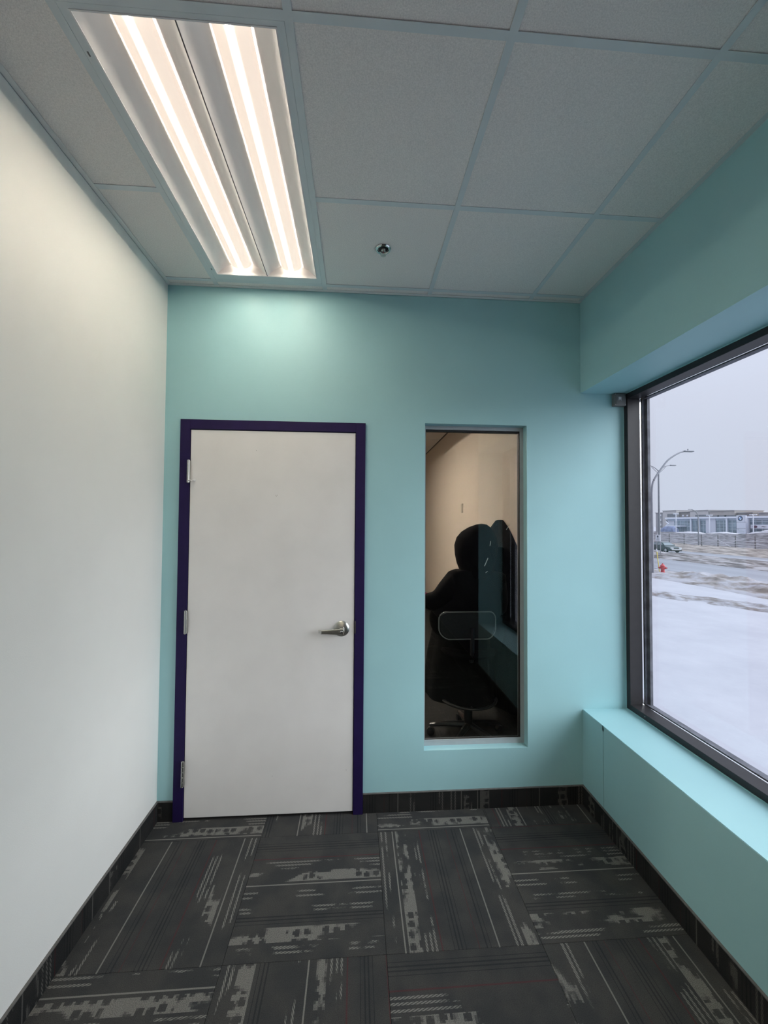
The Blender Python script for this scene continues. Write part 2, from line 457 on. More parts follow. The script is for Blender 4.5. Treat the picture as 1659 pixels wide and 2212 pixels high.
# boarding of the low wall under the sill, a joint between its two boards
sk = MB().box(XR, XR + .002, 2.1385, D, 0, ZS - .002)
obj('wall_board', sk, M['teal'], w)
sk = MB().box(XR, XR + .002, YR, 2.1355, 0, ZS - .002)
obj('wall_board', sk, M['teal'], w)
obj('wall_board', MB().box(XR, XR + .002, 2.13, 2.145, ZS - .028, ZS - .002), M['teal'], w)
obj('board_joint', MB().box(XR + .0012, XR + .0019, 2.1352, 2.1388, 0, ZS - .03), M['dark'], w)
obj('reflection_darkener', MB().box(XR - .001, XR + .0015, YR, WY0, 0, ZC), M['reflection_dark'], w)  # added out of view so the interior window reflects a dark surface
w = obj('wall_rear', MB().box(XL - .12, XO, YR - .12, YR, -.1, ZC + .3), M['white_wall'])
tag(w, 'off-white wall closing the room behind the viewer', 'wall', kind='structure')

# ---------------------------------------------------------------- carpet baseboards
BH, BT = 0.105, 0.008
def base_strip(parent, face, a, b, shift, sign, seed):
    """one length of carpet base; face: 'back','left','right'"""
    L = b - a; c = (a + b) / 2
    mb = MB().bevbox(-L / 2 + .0004, L / 2 - .0004, 0, BH, -BT, 0, 0.0012)
    o = obj('carpet_strip', mb, M['carpet_shaded'])
    o.parent = parent
    if face == 'back': m_ = ((1, 0, 0, c), (0, 0, -1, D - BT), (0, 1, 0, 0), (0, 0, 0, 1))
    if face == 'left': m_ = ((0, 0, 1, XL + BT), (1, 0, 0, c), (0, 1, 0, 0), (0, 0, 0, 1))
    if face == 'right': m_ = ((0, 0, -1, XR - BT), (-1, 0, 0, c), (0, 1, 0, 0), (0, 0, 0, 1))
    o.matrix_basis = Matrix(m_)
    o['pattern_shift'] = float(shift); o['pattern_sign'] = float(sign); o['pattern_seed'] = float(seed)
def cap(parent, x0, x1, y0, y1):
    obj('edge_binding', MB().box(x0, x1, y0, y1, BH, BH + .004), M['binding'], parent)
M['binding'] = mat('grey_edge_binding', (0.12, 0.115, 0.11), 0.7, var=0.2, vscale=60)
bb = empty('baseboard_back', (0, D, 0)); tag(bb, 'dark carpet baseboard along the teal end wall', 'baseboard', kind='structure')
bb.location = (0, 0, 0)
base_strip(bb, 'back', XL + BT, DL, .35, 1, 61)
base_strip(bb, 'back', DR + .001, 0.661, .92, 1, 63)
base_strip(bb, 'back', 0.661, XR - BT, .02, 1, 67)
cap(bb, XL + BT, DL, D - BT - .002, D); cap(bb, DR + .001, XR - BT, D - BT - .002, D)
bb = empty('baseboard_left', (0, 0, 0)); tag(bb, 'dark carpet baseboard along the white wall', 'baseboard', kind='structure')
y = D
k = 0
while y > YR:
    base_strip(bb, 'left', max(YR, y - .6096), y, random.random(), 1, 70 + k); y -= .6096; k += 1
cap(bb, XL, XL + BT + .002, YR, D)
bb = empty('baseboard_right', (0, 0, 0)); tag(bb, 'dark carpet baseboard under the window wall', 'baseboard', kind='structure')
y = D
while y > YR:
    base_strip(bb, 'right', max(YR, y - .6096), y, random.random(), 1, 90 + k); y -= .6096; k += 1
cap(bb, XR - BT - .002, XR, YR, D)

# ---------------------------------------------------------------- suspended ceiling
ceil = obj('ceiling', MB().box(XL - .1, XO, YR - .1, D + .3, ZC + .25, ZC + .3), M['tile'])
tag(ceil, 'suspended grid ceiling of grey-white mineral tiles', 'ceiling', kind='structure')
T = -0.8014
GY = 1.0509
TH = 0.012
cols = [T + k * TILE for k in range(4)]
rows = [GY + k * TILE for k in range(-9, 3)]        # the last three rows hold the light above the door
for x in cols:                                   # main tees running away from the viewer
    mb = MB().box(x - TH, x + TH, YR + .02, D - .022, ZC, ZC + .002).box(x - .001, x + .001, YR + .02, D - .02, ZC + .002, ZC + .04)
    obj('main_tee', mb, M['tee'], ceil)
xs = [XL + .022] + cols + [XR - .004]
for y in rows:
    if y < YR + .03: continue
    for k in range(len(xs) - 1):
        a = xs[k] + (TH if k else 0); b = xs[k + 1] - (TH if k < 4 else 0)
        if abs(y - rows[-2]) < .01 and k == 1: continue     # the long lights span these rows
        if k in (1, 3) and any(abs(y - rows[q]) < .01 for q in (1, 5)): continue
        obj('cross_tee', MB().box(a, b, y - TH, y + TH, ZC + .0004, ZC + .0024).box(a, b, y - .001, y + .001, ZC + .0024, ZC + .035), M['tee'], ceil)
# wall angles
obj('wall_angle', MB().box(XL, XR, D - .022, D, ZC, ZC + .0015).box(XL, XR, D - .0015, D, ZC, ZC + .025), M['angle'], ceil)
obj('wall_angle', MB().box(XL, XL + .022, YR, D - .022, ZC, ZC + .0015).box(XL, XL + .0015, YR, D - .022, ZC, ZC + .025), M['angle'], ceil)
obj('wall_angle', MB().box(XR - .022, XR, YR, D - .022, ZC + .0005, ZC + .002).box(XR - .0015, XR, YR, D - .022, ZC, ZC + .025), M['tee'], ceil)
xe = [XL + .004] + cols + [XR - .004]
ye = [YR + .02] + [y for y in rows if y > YR + .05] + [D - .004]
LIGHT_CELLS = []
for i in range(len(xe) - 1):
    for j in range(len(ye) - 1):
        if i == 1 and (abs(ye[j] - rows[-3]) < .01 or abs(ye[j] - rows[-2]) < .01): continue
        if i in (1, 3) and any(abs(ye[j] - rows[q]) < .01 for q in (0, 1, 4, 5)): continue
        x0, x1, y0, y1 = xe[i] + .0025, xe[i + 1] - .0025, ye[j] + .0025, ye[j + 1] - .0025
        dz = random.uniform(0.0026, 0.0040)
        o = obj('ceiling_tile', MB().bevbox(x0, x1, y0, y1, ZC + dz, ZC + dz + .014, .0012), M['tile'], ceil)

def troffer(name, lx, ly0, ly1, lens, label, parent_z=ZC, dim=False):
    """two-basin recessed light: lx = left inner edge of its cell"""
    x0, x1 = lx + .0125, lx + TILE - .0125
    r = empty(name, ((x0 + x1) / 2, (ly0 + ly1) / 2, parent_z))
    tag(r, label, 'ceiling light')
    ix0, ix1 = x0 + .028, x1 - .026
    iy0, iy1 = ly0 + .03, ly1 - .062
    z = parent_z
    fr = MB()
    for (a, b, c, d) in ((x0, ix0, ly0 + .0125, ly1 - .0125), (ix1, x1, ly0 + .0125, ly1 - .0125), (ix0, ix1, ly0 + .0125, iy0), (ix0, ix1, iy1, ly1 - .0125)):
        fr.box(a, b, c, d, z + .0005, z + .012)
    obj('light_frame', fr, M['tee'], r)
    bead = MB()
    for (a, b, c, d) in ((ix0 - .004, ix0, iy0 - .004, iy1 + .004), (ix1, ix1 + .004, iy0 - .004, iy1 + .004), (ix0, ix1, iy0 - .004, iy0), (ix0, ix1, iy1, iy1 + .004)):
        bead.box(a, b, c, d, z - .001, z + .0005)
    obj('frame_bead', bead, M['housing'], r)
    obj('fixture_back', MB().box(x0, x1, ly0 + .013, ly1 - .013, z + .10, z + .104).box(x0, x0 + .002, ly0 + .013, ly1 - .013, z + .012, z + .10)
        .box(x1 - .002, x1, ly0 + .013, ly1 - .013, z + .012, z + .10).box(x0, x1, ly0 + .013, ly0 + .016, z + .012, z + .10).box(x0, x1, ly1 - .016, ly1 - .013, z + .012, z + .10), M['housing'], r)
    mid = (ix0 + ix1) / 2
    for a, b in ((ix0, mid - .0018), (mid + .0018, ix1)):
        c = (a + b) / 2; hw = .0545
        top = .052
        def arc(t, side):           # reflector from rim to lens edge
            xx = (a + (c - hw - a) * t) if side < 0 else (b + (c + hw - b) * t)
            return xx, z + .002 + top * math.sin(t * math.pi / 2)
        for side in (-1, 1):
            prof = [(arc(k / 10, side)[0], iy0, arc(k / 10, side)[1]) for k in range(11)]
            obj('reflector', MB().strip(prof, (0, iy1 - iy0, 0)), M['housing'], r, smooth=True)
        # bulging lens
        n = 16
        prof = []
        for k in range(n + 1):
            u = -1 + 2 * k / n
            prof.append((c + hw * u, iy0 + .001, z + .054 - .034 * math.sqrt(max(0, 1 - u * u * .985))))
        mbl = MB().strip(prof, (0, iy1 - iy0 - .022, 0))
        endc = [(p[0], iy1 - .021, p[2]) for p in prof]
        mbl.add(endc, [tuple(range(len(endc)))])
        obj('lens', mbl, lens, r, loc=(c, (iy0 + iy1) / 2, z + .03), smooth='auto')
        # arched end plates
        for yy, th in ((iy1 - .001, .002), (iy0 - .001, .001)):
            pts = [(a, yy, z + .0008)] + [(arc(k / 8, -1)[0], yy, arc(k / 8, -1)[1]) for k in range(9)] + [(arc(k / 8, 1)[0], yy, arc(k / 8, 1)[1]) for k in range(8, -1, -1)] + [(b, yy, z + .0008)]
            obj('end_plate', MB().prism(pts, None, (0, th, 0)), M['housing'], r)
    obj('centre_rib', MB().box(mid - .0018, mid + .0018, iy0, iy1, z + .0005, z + .012), M['dark_rib'], r)
    for (yy) in (iy0 + .10, iy1 - .04):
        obj('frame_clip', MB().box(x0 + .008, x0 + .012, yy - .006, yy + .006, z - .0008, z + .0006), M['dark_rib'], r)
    return r
M['dark_rib'] = mat('grey_rib', (0.10, 0.09, 0.10), 0.6, var=0.1)
troffer('ceiling_light', cols[0], GY, GY + 2 * TILE, M['lens'], 'long recessed two-lens ceiling light glowing above the door')
for cx_, r0_, lab_ in ((0, 0, 'added rearmost fill light beside the white wall, unseen behind the viewer'), (0, 4, 'added fill light beside the white wall, second from the door wall'),
                       (2, 0, 'added rearmost fill light on the window side, unseen behind the viewer'), (2, 4, 'added fill light on the window side, unseen just behind the viewer')):
    troffer('ceiling_light', cols[cx_], rows[r0_], rows[r0_ + 2], M['lens'], lab_)  # unseen lights added behind the viewer to raise the room's ambient fill

# ---------------------------------------------------------------- sprinkler
sp = empty('sprinkler', (0.121, 1.943, ZC)); tag(sp, 'chrome fire sprinkler head in the ceiling tile beside the light', 'sprinkler')
zc = ZC + .003
obj('escutcheon', MB().lathe((0.121, 1.943, zc), (0, 0, -1), [(.038, 0), (.0385, .003), (.035, .007), (.029, .0075), (.027, .004), (.026, .001)], 32), M['polished'], sp, smooth='auto')
obj('recess_cup', MB().lathe((0.121, 1.943, zc), (0, 0, -1), [(.026, .0005), (.024, .0015), (.012, .002)], 24), M['dark'], sp)
hb = MB().lathe((0.121, 1.943, zc), (0, 0, -1), [(.011, 0), (.011, .008), (.008, .012)], 16)
obj('sprinkler_body', hb, M['chrome'], sp)
for s_ in (-1, 1):
    obj('frame_arm', MB().tube([(0.121 + s_ * .009, 1.943, zc - .010), (0.121 + s_ * .013, 1.943, zc - .018), (0.121 + s_ * .004, 1.943, zc - .030)], .0018, 8), M['chrome'], sp)
obj('glass_bulb', MB().tube([(0.121, 1.943, zc - .012), (0.121, 1.943, zc - .029)], .002, 8), mat('red_bulb', (.35, .03, .03), .2, var=.05), sp)
obj('deflector', MB().lathe((0.121, 1.943, zc - .030), (0, 0, -1), [(.004, 0), (.0135, .0015), (.0135, .003), (.004, .0035), (.003, .006), (.001, .0065)], 20), M['chrome'], sp)

# ---------------------------------------------------------------- door
dr = empty('door_1', ((DL + DR) / 2, D, 0)); tag(dr, 'closed white door in a dark purple steel frame', 'door', kind='structure')
FW = 0.054
fr = MB()
fy0, fy1 = D - .016, D + WT + .01
fr.box(DL, DL + FW, fy0, fy1, 0.0, DT); fr.box(DR - FW, DR, fy0, fy1, 0.0, DT); fr.box(DL + FW, DR - FW, fy0, fy1, DT - FW, DT)
fr.box(DL + FW, DL + FW + .012, D + .045, fy1, 0, DT - FW); fr.box(DR - FW - .012, DR - FW, D + .045, fy1, 0, DT - FW); fr.box(DL + FW, DR - FW, D + .045, fy1, DT - FW - .012, DT - FW)
dfr = obj('door_frame', fr, M['purple'], dr)
bv = dfr.modifiers.new('bevel', 'BEVEL'); bv.width = .0015; bv.segments = 2; bv.limit_method = 'ANGLE'
SL, SR, ST, SB = DL + FW + .003, DR - FW - .003, DT - FW - .004, 0.018
slab = obj('door_slab', MB().bevbox(SL, SR, D - .010, D + .034, SB, ST, .0015), M['door'], dr)
obj('strike_plate', MB().box(DR - FW + .0005, DR - FW + .006, D - .0172, D + .02, 1.010, 1.080), M['chrome'], dfr)
def hinge(z0, z1):
    cx, cy = SL - .006, D - .0225
    seg = (z1 - z0) / 5
    h = obj('hinge', MB().lathe((cx, cy, z0), (0, 0, 1), [(.0062, 0), (.0062, z1 - z0)], 12), M['chrome'], dr, smooth='auto')
    for k in range(5):
        obj('knuckle', MB().lathe((cx, cy, z0 + k * seg + .0012), (0, 0, 1), [(.0074, 0), (.0074, seg - .0024)], 14), M['chrome'], h, smooth='auto')
    obj('hinge_leaf', MB().box(cx - .002, cx + .009, cy, D - .0102, z0 + .002, z1 - .002), M['chrome'], h)
    obj('hinge_tip', MB().lathe((cx, cy, z1), (0, 0, 1), [(.0078, 0), (.0078, .002), (.003, .005)], 12).lathe((cx, cy, z0 - .003), (0, 0, 1), [(.003, 0), (.0074, .003)], 12), M['chrome'], h)
    return h
h1 = hinge(1.857, 1.980); hinge(1.021, 1.146); hinge(0.192, 0.327)
obj('pin_stop', MB().tube([(SL - .006, D - .024, 1.868), (SL + .012, D - .034, 1.868), (SL + .026, D - .030, 1.870)], .0022, 8).lathe((SL + .026, D - .034, 1.870), (0, 1, 0), [(.003, 0), (.0065, .004), (.0065, .021), (.004, .0235)], 12), mat('white_rubber', (.75, .75, .74), .5, var=.04), dr, smooth='auto')
# lever handle
hx, hz = -0.078, 1.037
rose = obj('lever_handle', MB().lathe((hx, D - .010, hz), (0, -1, 0), [(.0435, 0), (.0435, .003), (.040, .007), (.030, .010), (.016, .013), (.015, .030)], 40), M['chrome'], dr, smooth='auto')
lv = MB()
rings = []
for t in [0, .15, .3, .5, .7, .85, .92]:
    xx = hx + .012 - t * .135
    yy = D - .052 + (.006 * t)
    hh = .0165 - .006 * min(1, t * 1.3)
    zz = hz - .006 - .004 * t
    rings.append([(xx, yy - .008, zz - hh), (xx, yy + .006, zz - hh), (xx, yy + .006, zz + hh), (xx, yy - .008, zz + hh)])
xx = hx - .128
rings.append([(xx, D - .034, hz - .009 - .009), (xx, D - .022, hz - .009 - .009), (xx, D - .022, hz - .009 + .010), (xx, D - .034, hz - .009 + .010)])
lv.loft(rings)
lev = obj('lever', lv, M['chrome'], rose)
bv = lev.modifiers.new('bevel', 'BEVEL'); bv.width = .003; bv.segments = 2
obj('spindle_cap', MB().lathe((hx, D - .030, hz - .006), (0, -1, 0), [(.017, 0), (.017, .026), (.014, .0305), (.006, .031)], 24), M['chrome'], rose, smooth='auto')
obj('key_cylinder', MB().lathe((hx, D - .060, hz - .004), (0, -1, 0), [(.006, 0), (.006, .003), (.004, .0045)], 16), M['polished'], rose, smooth='auto')
for (a, b) in ((-.457, 1.792), (-.449, 1.792), (-.453, 1.786), (-.568, 2.045), (-.455, .20 + .028), (-.045, .247)):
    obj('screw_hole', MB().lathe((a, D - .0106, b), (0, -1, 0), [(.0014, 0), (.0014, .0003)], 8), M['dark'], slab)
obj('door_seal', MB().box(SL + .01, SR - .01, D + .004, D + .03, 0.0015, SB), M['gasket'], dr)
# panel of darkness is the next room's floor strip under the door; its threshold
obj('threshold', MB().box(DL + FW, DR - FW, D + .03, D + WT, 0.0, 0.004), M['bronze'], dr)

# ---------------------------------------------------------------- interior window in the end wall
iw = empty('window_2', ((OL + OR) / 2, D, OB)); tag(iw, 'tall narrow interior window looking into the next room', 'window', kind='structure')
FY = 2.385
f = MB()
fw = .0125
for (a, b, c, d) in ((OL, OL + fw, OB, OT), (OR - fw - .009, OR, OB, OT), (OL + fw, OR - fw - .009, OB, OB + .02), (OL + fw, OR - fw - .009, OT - fw - .010, OT)):
    f.box(a, b, FY, FY + .045, c, d)
fo = obj('window_frame', f, M['alu'], iw)
g = MB()
ga, gb_, gc, gd = OL + fw, OR - fw - .009, OB + .02, OT - fw - .010
for (a, b, c, d) in ((ga, ga + .003, gc, gd), (gb_ - .004, gb_, gc, gd), (ga, gb_, gc, gc + .006), (ga, gb_, gd - .012, gd)):
    g.box(a, b, FY + .006, FY + .03, c, d)
obj('gasket', g, M['gasket'], iw)
obj('glazing_bead', MB().box(ga, gb_, FY + .001, FY + .005, gc, gc + .012), M['alu'], iw)
obj('window_pane', MB().box(ga, gb_, FY + .015, FY + .021, gc, gd), M['glass_in'], iw)

# ---------------------------------------------------------------- exterior window in the right wall
win = empty('window_1', (XW, (WY0 + WY1) / 2, ZS)); tag(win, 'big dark-framed window in the right wall, snowy street outside', 'window', kind='structure')
FF = .035
GX = 1.700
def rect_frame(mb, x0, x1, m_):
    a, b, c, d = WY0, WY1, ZS, ZH
    mb.box(x0, x1, a, a + m_, c, d); mb.box(x0, x1, b - m_, b, c, d)
    mb.box(x0, x1, a + m_, b - m_, c, c + m_); mb.box(x0, x1, a + m_, b - m_, d - m_, d)
    return mb
fo = obj('window_frame', rect_frame(MB(), XW, GX - .008, FF), M['bronze'], win)
bv = fo.modifiers.new('bevel', 'BEVEL'); bv.width = .0015; bv.segments = 2
obj('pane_spacer', rect_frame(MB(), GX - .008, GX, FF + .0005), M['spacer'], win)
obj('outer_frame', rect_frame(MB(), GX + .006, GX + .040, FF + .004).box(GX + .024, GX + .040, WY1 - FF - .022, WY1 - FF - .004, ZS + FF + .004, ZH - FF - .004).box(GX + .022, GX + .040, WY0 + FF + .004, WY0 + FF + .022, ZS + FF + .004, ZH - FF - .004), M['outer_frame'], win)
obj('gasket', rect_frame(MB(), GX, GX + .006, FF - .001), M['gasket'], win)
obj('window_pane', MB().box(GX + .0005, GX + .0055, WY0 + FF - .001, WY1 - FF + .001, ZS + FF - .001, ZH - FF + .001), M['glass'], win)
obj('sealant_bead', MB().box(XW - .003, XW, WY0, WY1, ZS, ZS + .004).box(XW - .003, XW, WY1 - .004, WY1, ZS, ZH).box(XW - .003, XW, WY0, WY1, ZH - .004, ZH), M['teal'], win)
obj('frame_screw', MB().lathe((XW - .0002, 2.18, ZS + .022), (-1, 0, 0), [(.003, 0), (.002, .001)], 8), M['chrome'], win)

# ---------------------------------------------------------------- sensor box by the window
sb = empty('sensor_box', (1.577, D, 2.39)); tag(sb, 'small grey sensor box on the teal wall at the window corner', 'sensor')
obj('sensor_case', MB().bevbox(1.540, 1.614, D - .030, D, 2.352, 2.427, .004), M['sensor'], sb)
obj('sensor_face', MB().bevbox(1.549, 1.605, D - .0325, D - .0295, 2.359, 2.420, .0012), M['sensor'], sb)
obj('sensor_window', MB().box(1.5635, 1.5805, D - .0335, D - .0322, 2.388, 2.404), M['sensor_win'], sb)
obj('sensor_led', MB().box(1.5635, 1.567, D - .0335, D - .0322, 2.382, 2.3875).box(1.577, 1.5815, D - .0335, D - .0322, 2.3825, 2.3855), M['sensor_win'], sb)
for a in (1.546, 1.608):
    for b in (2.358, 2.421):
        obj('screw', MB().lathe((a, D - .0295, b), (0, -1, 0), [(.0025, 0), (.0022, .0012)], 8), M['chrome'], sb)

# ---------------------------------------------------------------- the next room, seen through the interior window
NY = D + WT
fl = obj('floor', MB().box(XL - .1, XR + .1, D + .301, YN + .1, -.12, 0), M['carpet_dark'])
tag(fl, 'dark carpet floor of the next room behind the interior window', 'floor', kind='structure')
w = obj('wall_right', MB().box(XR, XR + .12, D + .301, YN + .1, -.1, ZC + .3), M['beige'])
tag(w, 'beige wall of the next room seen through the interior window', 'wall', kind='structure')
w = obj('wall_left', MB().box(XL - .12, XL, D + .501, YN + .1, -.1, ZC + .3), M['beige'])
tag(w, 'beige left wall of the next room, hidden by the door wall', 'wall', kind='structure')
w = obj('wall_back', MB().box(XL - .12, XR + .12, YN + .101, YN + .2, -.1, ZC + .3), M['beige'])
tag(w, 'beige far wall of the next room beyond the interior window', 'wall', kind='structure')
c2 = obj('ceiling', MB().box(XL - .1, XR + .1, D + .301, YN + .1, ZC + .25, ZC + .3), M['tile'])
tag(c2, 'tiled ceiling of the next room at the window top', 'ceiling', kind='structure')
bb = obj('baseboard_right', MB().box(XR - .008, XR, NY + .2, YN, 0, .105), M['carpet_dark']); tag(bb, 'dark baseboard of the next room below the beige wall', 'baseboard', kind='structure')
rows2 = [NY + .25 + k * TILE for k in range(0, 10)]
for x in cols:
    obj('main_tee', MB().box(x - TH, x + TH, NY, YN, ZC, ZC + .002), M['tee'], c2)
for y in rows2:
    obj('cross_tee', MB().box(XL + .02, XR - .02, y - TH, y + TH, ZC - .0006, ZC + .0012), M['tee'], c2)
obj('wall_angle', MB().box(XR - .022, XR, NY, YN, ZC - .001, ZC + .0008), M['dark_rib'], c2)
for i in range(len(xe) - 1):
    for j in range(len(rows2) - 1):
        if i == 1 and j in (3, 4): continue
        obj('ceiling_tile', MB().box(xe[i] + .0025, xe[i + 1] - .0025, rows2[j] + .0025, rows2[j + 1] - .0025, ZC + .003, ZC + .017), M['tile'], c2)
    obj('ceiling_tile', MB().box(xe[i] + .0025, xe[i + 1] - .0025, NY + .003, rows2[0] - .003, ZC + .003, ZC + .017), M['tile'], c2)
troffer('ceiling_light', cols[0], rows2[3], rows2[5], M['lens_next'], 'long recessed ceiling light of the next room, hidden by the door wall')

pl = obj('wall_plate', MB().bevbox(XR - .009, XR, 5.02, 5.095, 1.775, 1.893, .002), M['plate'])
tag(pl, 'small narrow wall plate on the beige wall beyond the glass', 'wall plate')


# ---------------------------------------------------------------- seated person, stool and coat in the next room
def skinned(name, verts, edges, radii, m, parent, levels=2, root=0):
    me = bpy.data.meshes.new(name)
    o = bpy.data.objects.new(name, me); COL.objects.link(o)
    po = origin(parent)
    o.parent = parent
    me.from_pydata([tuple(Vector(v) - po) for v in verts], edges, [])
    sk = o.modifiers.new('skin', 'SKIN'); sk.use_smooth_shade = True
    for i, r in enumerate(radii):
        sv = me.skin_vertices[0].data[i]
        sv.radius = r if isinstance(r, tuple) else (r, r)
        sv.use_root = (i == root)
    ss = o.modifiers.new('subdivision', 'SUBSURF'); ss.levels = levels; ss.render_levels = levels
    me.materials.append(m)
    return o

PX, PY = 0.935, 3.10
per = empty('person', (PX, PY, 0)); tag(per, 'person in black hooded parka seen from behind, seated on a stool beyond the glass', 'person')
SH = 1.225
V = [(PX, PY, .82), (PX, PY - .01, .98), (PX, PY, 1.13), (PX, PY + .01, 1.22), (PX, PY + .015, 1.33), (PX, PY + .03, 1.42), (PX, PY + .035, 1.53),
     (PX - .17, PY, SH), (PX - .30, PY + .01, 1.04), (PX - .44, PY + .08, 1.06), (PX - .50, PY + .11, 1.065),
     (PX + .12, PY, SH - .04), (PX + .17, PY + .04, .98), (PX + .12, PY + .24, .93), (PX + .09, PY + .30, .93),
     (PX - .09, PY + .02, .80), (PX - .11, PY + .40, .82), (PX - .10, PY + .30, .42), (PX - .10, PY + .30, .36), (PX - .10, PY + .44, .335),
     (PX + .09, PY + .02, .80), (PX + .11, PY + .40, .82), (PX + .10, PY + .30, .42), (PX + .10, PY + .30, .36), (PX + .10, PY + .44, .335)]
Ed = [(0, 1), (1, 2), (2, 3), (3, 4), (4, 5), (5, 6), (3, 7), (7, 8), (8, 9), (9, 10), (3, 11), (11, 12), (12, 13), (13, 14),
      (0, 15), (15, 16), (16, 17), (17, 18), (18, 19), (0, 20), (20, 21), (21, 22), (22, 23), (23, 24)]
Rd = [(.14, .11), (.12, .09), (.14, .10), (.09, .08), .05, (.085, .095), (.07, .085), .06, .045, .034, .03, .06, .045, .034, .03,
      .085, .062, .045, .04, .035, .085, .062, .045, .04, .035]
skinned('body', V, Ed, Rd, M['skin'], per)
# parka: torso, skirt and both sleeves
Vp = [(PX, PY, .80), (PX, PY - .01, .95), (PX, PY, 1.10), (PX, PY + .005, 1.21), (PX, PY + .01, 1.28),
      (PX - .165, PY, 1.185), (PX - .31, PY + .01, 1.015), (PX - .43, PY + .07, 1.04),
      (PX + .15, PY, 1.185), (PX + .19, PY + .04, .96), (PX + .12, PY + .22, .92),
      (PX - .24, PY + .01, .90), (PX - .36, PY + .05, .84)]
Ep = [(0, 1), (1, 2), (2, 3), (3, 4), (3, 5), (5, 6), (6, 7), (3, 8), (8, 9), (9, 10), (1, 11), (11, 12)]
Rp = [(.22, .19), (.20, .16), (.20, .15), (.16, .13), (.11, .11), .105, .092, .062, .105, .082, .058, .15, .12]
skinned('parka', Vp, Ep, Rp, M['black_cloth'], per)
# long skirt of the garment, hanging over the seat
rings = []
for z, rx, ry, cy in ((.98, .20, .15, PY + .0), (.90, .235, .19, PY + .03), (.80, .29, .28, PY + .11), (.62, .325, .32, PY + .13), (.42, .35, .335, PY + .135), (.30, .365, .34, PY + .14)):
    rings.append([(PX - .02 + rx * math.cos(t) * (1 + .03 * math.sin(9 * t)) * (.52 if math.cos(t) > 0 else 1), cy + ry * math.sin(t) * (1 + .03 * math.sin(9 * t)), z) for t in [2 * math.pi * k / 48 for k in range(48)]])
obj('skirt', MB().loft(rings, cap=False), M['black_cloth'], per, smooth=True)
# trousers and boots
skinned('trousers', [V[0], V[15], V[16], V[17], V[20], V[21], V[22]], [(0, 1), (1, 2), (2, 3), (0, 4), (4, 5), (5, 6)],
        [.15, .105, .08, .06, .105, .08, .06], M['black_cloth2'], per)
for sx_ in (-1, 1):
    bx = PX + .10 * sx_
    b_ = MB()
    b_.loft([[(bx + .05 * math.cos(t) * k, PY + .31 + .055 * math.sin(t) * k + d, z) for t in [i * math.pi / 6 for i in range(12)]] for z, k, d in ((.30, 1.0, .0), (.36, 1.0, 0), (.44, 1.15, 0))])
    b_.loft([[(bx + w_ * math.cos(t), PY + .31 + yy, .305 + .001 + h_ * (1 + math.sin(t)) / 2) for t in [i * math.pi / 6 for i in range(12)]] for yy, w_, h_ in ((-.06, .03, .06), (0, .047, .09), (.08, .05, .08), (.15, .045, .06), (.185, .02, .03))])
    obj('boot', b_, M['black_plastic'], per, smooth='auto')
# hood, open towards the front
rings = []
for z, cx, rx, ry in ((1.225, PX - .005, .150, .13), (1.275, PX - .0, .128, .125), (1.33, PX - .002, .148, .145), (1.40, PX - .002, .163, .16), (1.47, PX - .001, .168, .165),
                      (1.53, PX + .004, .155, .155), (1.575, PX + .012, .125, .13), (1.61, PX + .028, .085, .09), (1.632, PX + .043, .040, .05), (1.638, PX + .045, .006, .008)):
    rings.append([(cx + rx * math.cos(t), PY + .01 + ry * math.sin(t) * (0.82 if math.sin(t) > 0 else 1), z) for t in [2 * math.pi * k / 28 for k in range(28)]])
hood = MB()
hood.loft(rings, cap=False)
fc = [f for f in hood.f if not (all(hood.v[i][1] > PY + .09 for i in f) and all(1.30 < hood.v[i][2] < 1.58 for i in f))]
hood.f = fc
ho = obj('hood', hood, M['black_cloth'], per, smooth=True)
so = ho.modifiers.new('thickness', 'SOLIDIFY'); so.thickness = .012
for (a, b, r) in (((PX + .055, PY - .16, 1.475), (PX + .060, PY - .16, 1.51), .0022), ((PX + .012, PY - .165, 1.325), (PX + .042, PY - .155, 1.385), .0028), ((PX + .025, PY - .15, 1.275), (PX + .040, PY - .15, 1.285), .002)):
    obj('reflective_strip', MB().tube([a, b], r, 6), M['reflective'], ho)
# face under the hood
for s_ in (-1, 1):
    obj('eye', MB().lathe((PX + .032 * s_, PY + .115, 1.475), (0, 1, 0), [(.002, 0), (.011, .004), (.008, .010), (.001, .012)], 12), M['plate'], per)
obj('nose', MB().loft([[(PX - .004, PY + .12, 1.48), (PX + .004, PY + .12, 1.48), (PX, PY + .128, 1.48)], [(PX - .015, PY + .12, 1.432), (PX + .015, PY + .12, 1.432), (PX, PY + .148, 1.436)]]), M['skin'], per)
obj('mouth', MB().box(PX - .022, PX + .022, PY + .112, PY + .122, 1.402, 1.408), M['pink'], per)
# gloved hands: palm, four fingers, thumb
def glove(wx, wy, wz, dx, dy, m_):
    d = Vector((dx, dy, 0)).normalized(); s_ = Vector((-d.y, d.x, 0))
    w_ = Vector((wx, wy, wz))
    V_ = [w_, w_ + d * .05]; E_ = [(0, 1)]; R_ = [(.030, .020), (.040, .018)]
    for k, (off, ln) in enumerate(((-.030, .062), (-.010, .074), (.010, .070), (.029, .054))):
        b0 = w_ + d * .078 + s_ * off
        i = len(V_)
        V_ += [b0, b0 + d * ln * .5 + Vector((0, 0, -.004)), b0 + d * ln * .95 + Vector((0, 0, -.018))]
        E_ += [(1, i), (i, i + 1), (i + 1, i + 2)]; R_ += [.011, .0095, .0085]
    i = len(V_)
    t0 = w_ + d * .03 - s_ * .038
    V_ += [t0, t0 + d * .03 - s_ * .022, t0 + d * .058 - s_ * .028]; E_ += [(0, i), (i, i + 1), (i + 1, i + 2)]; R_ += [.013, .011, .009]
    return skinned('glove', V_, E_, R_, m_, per, 1)
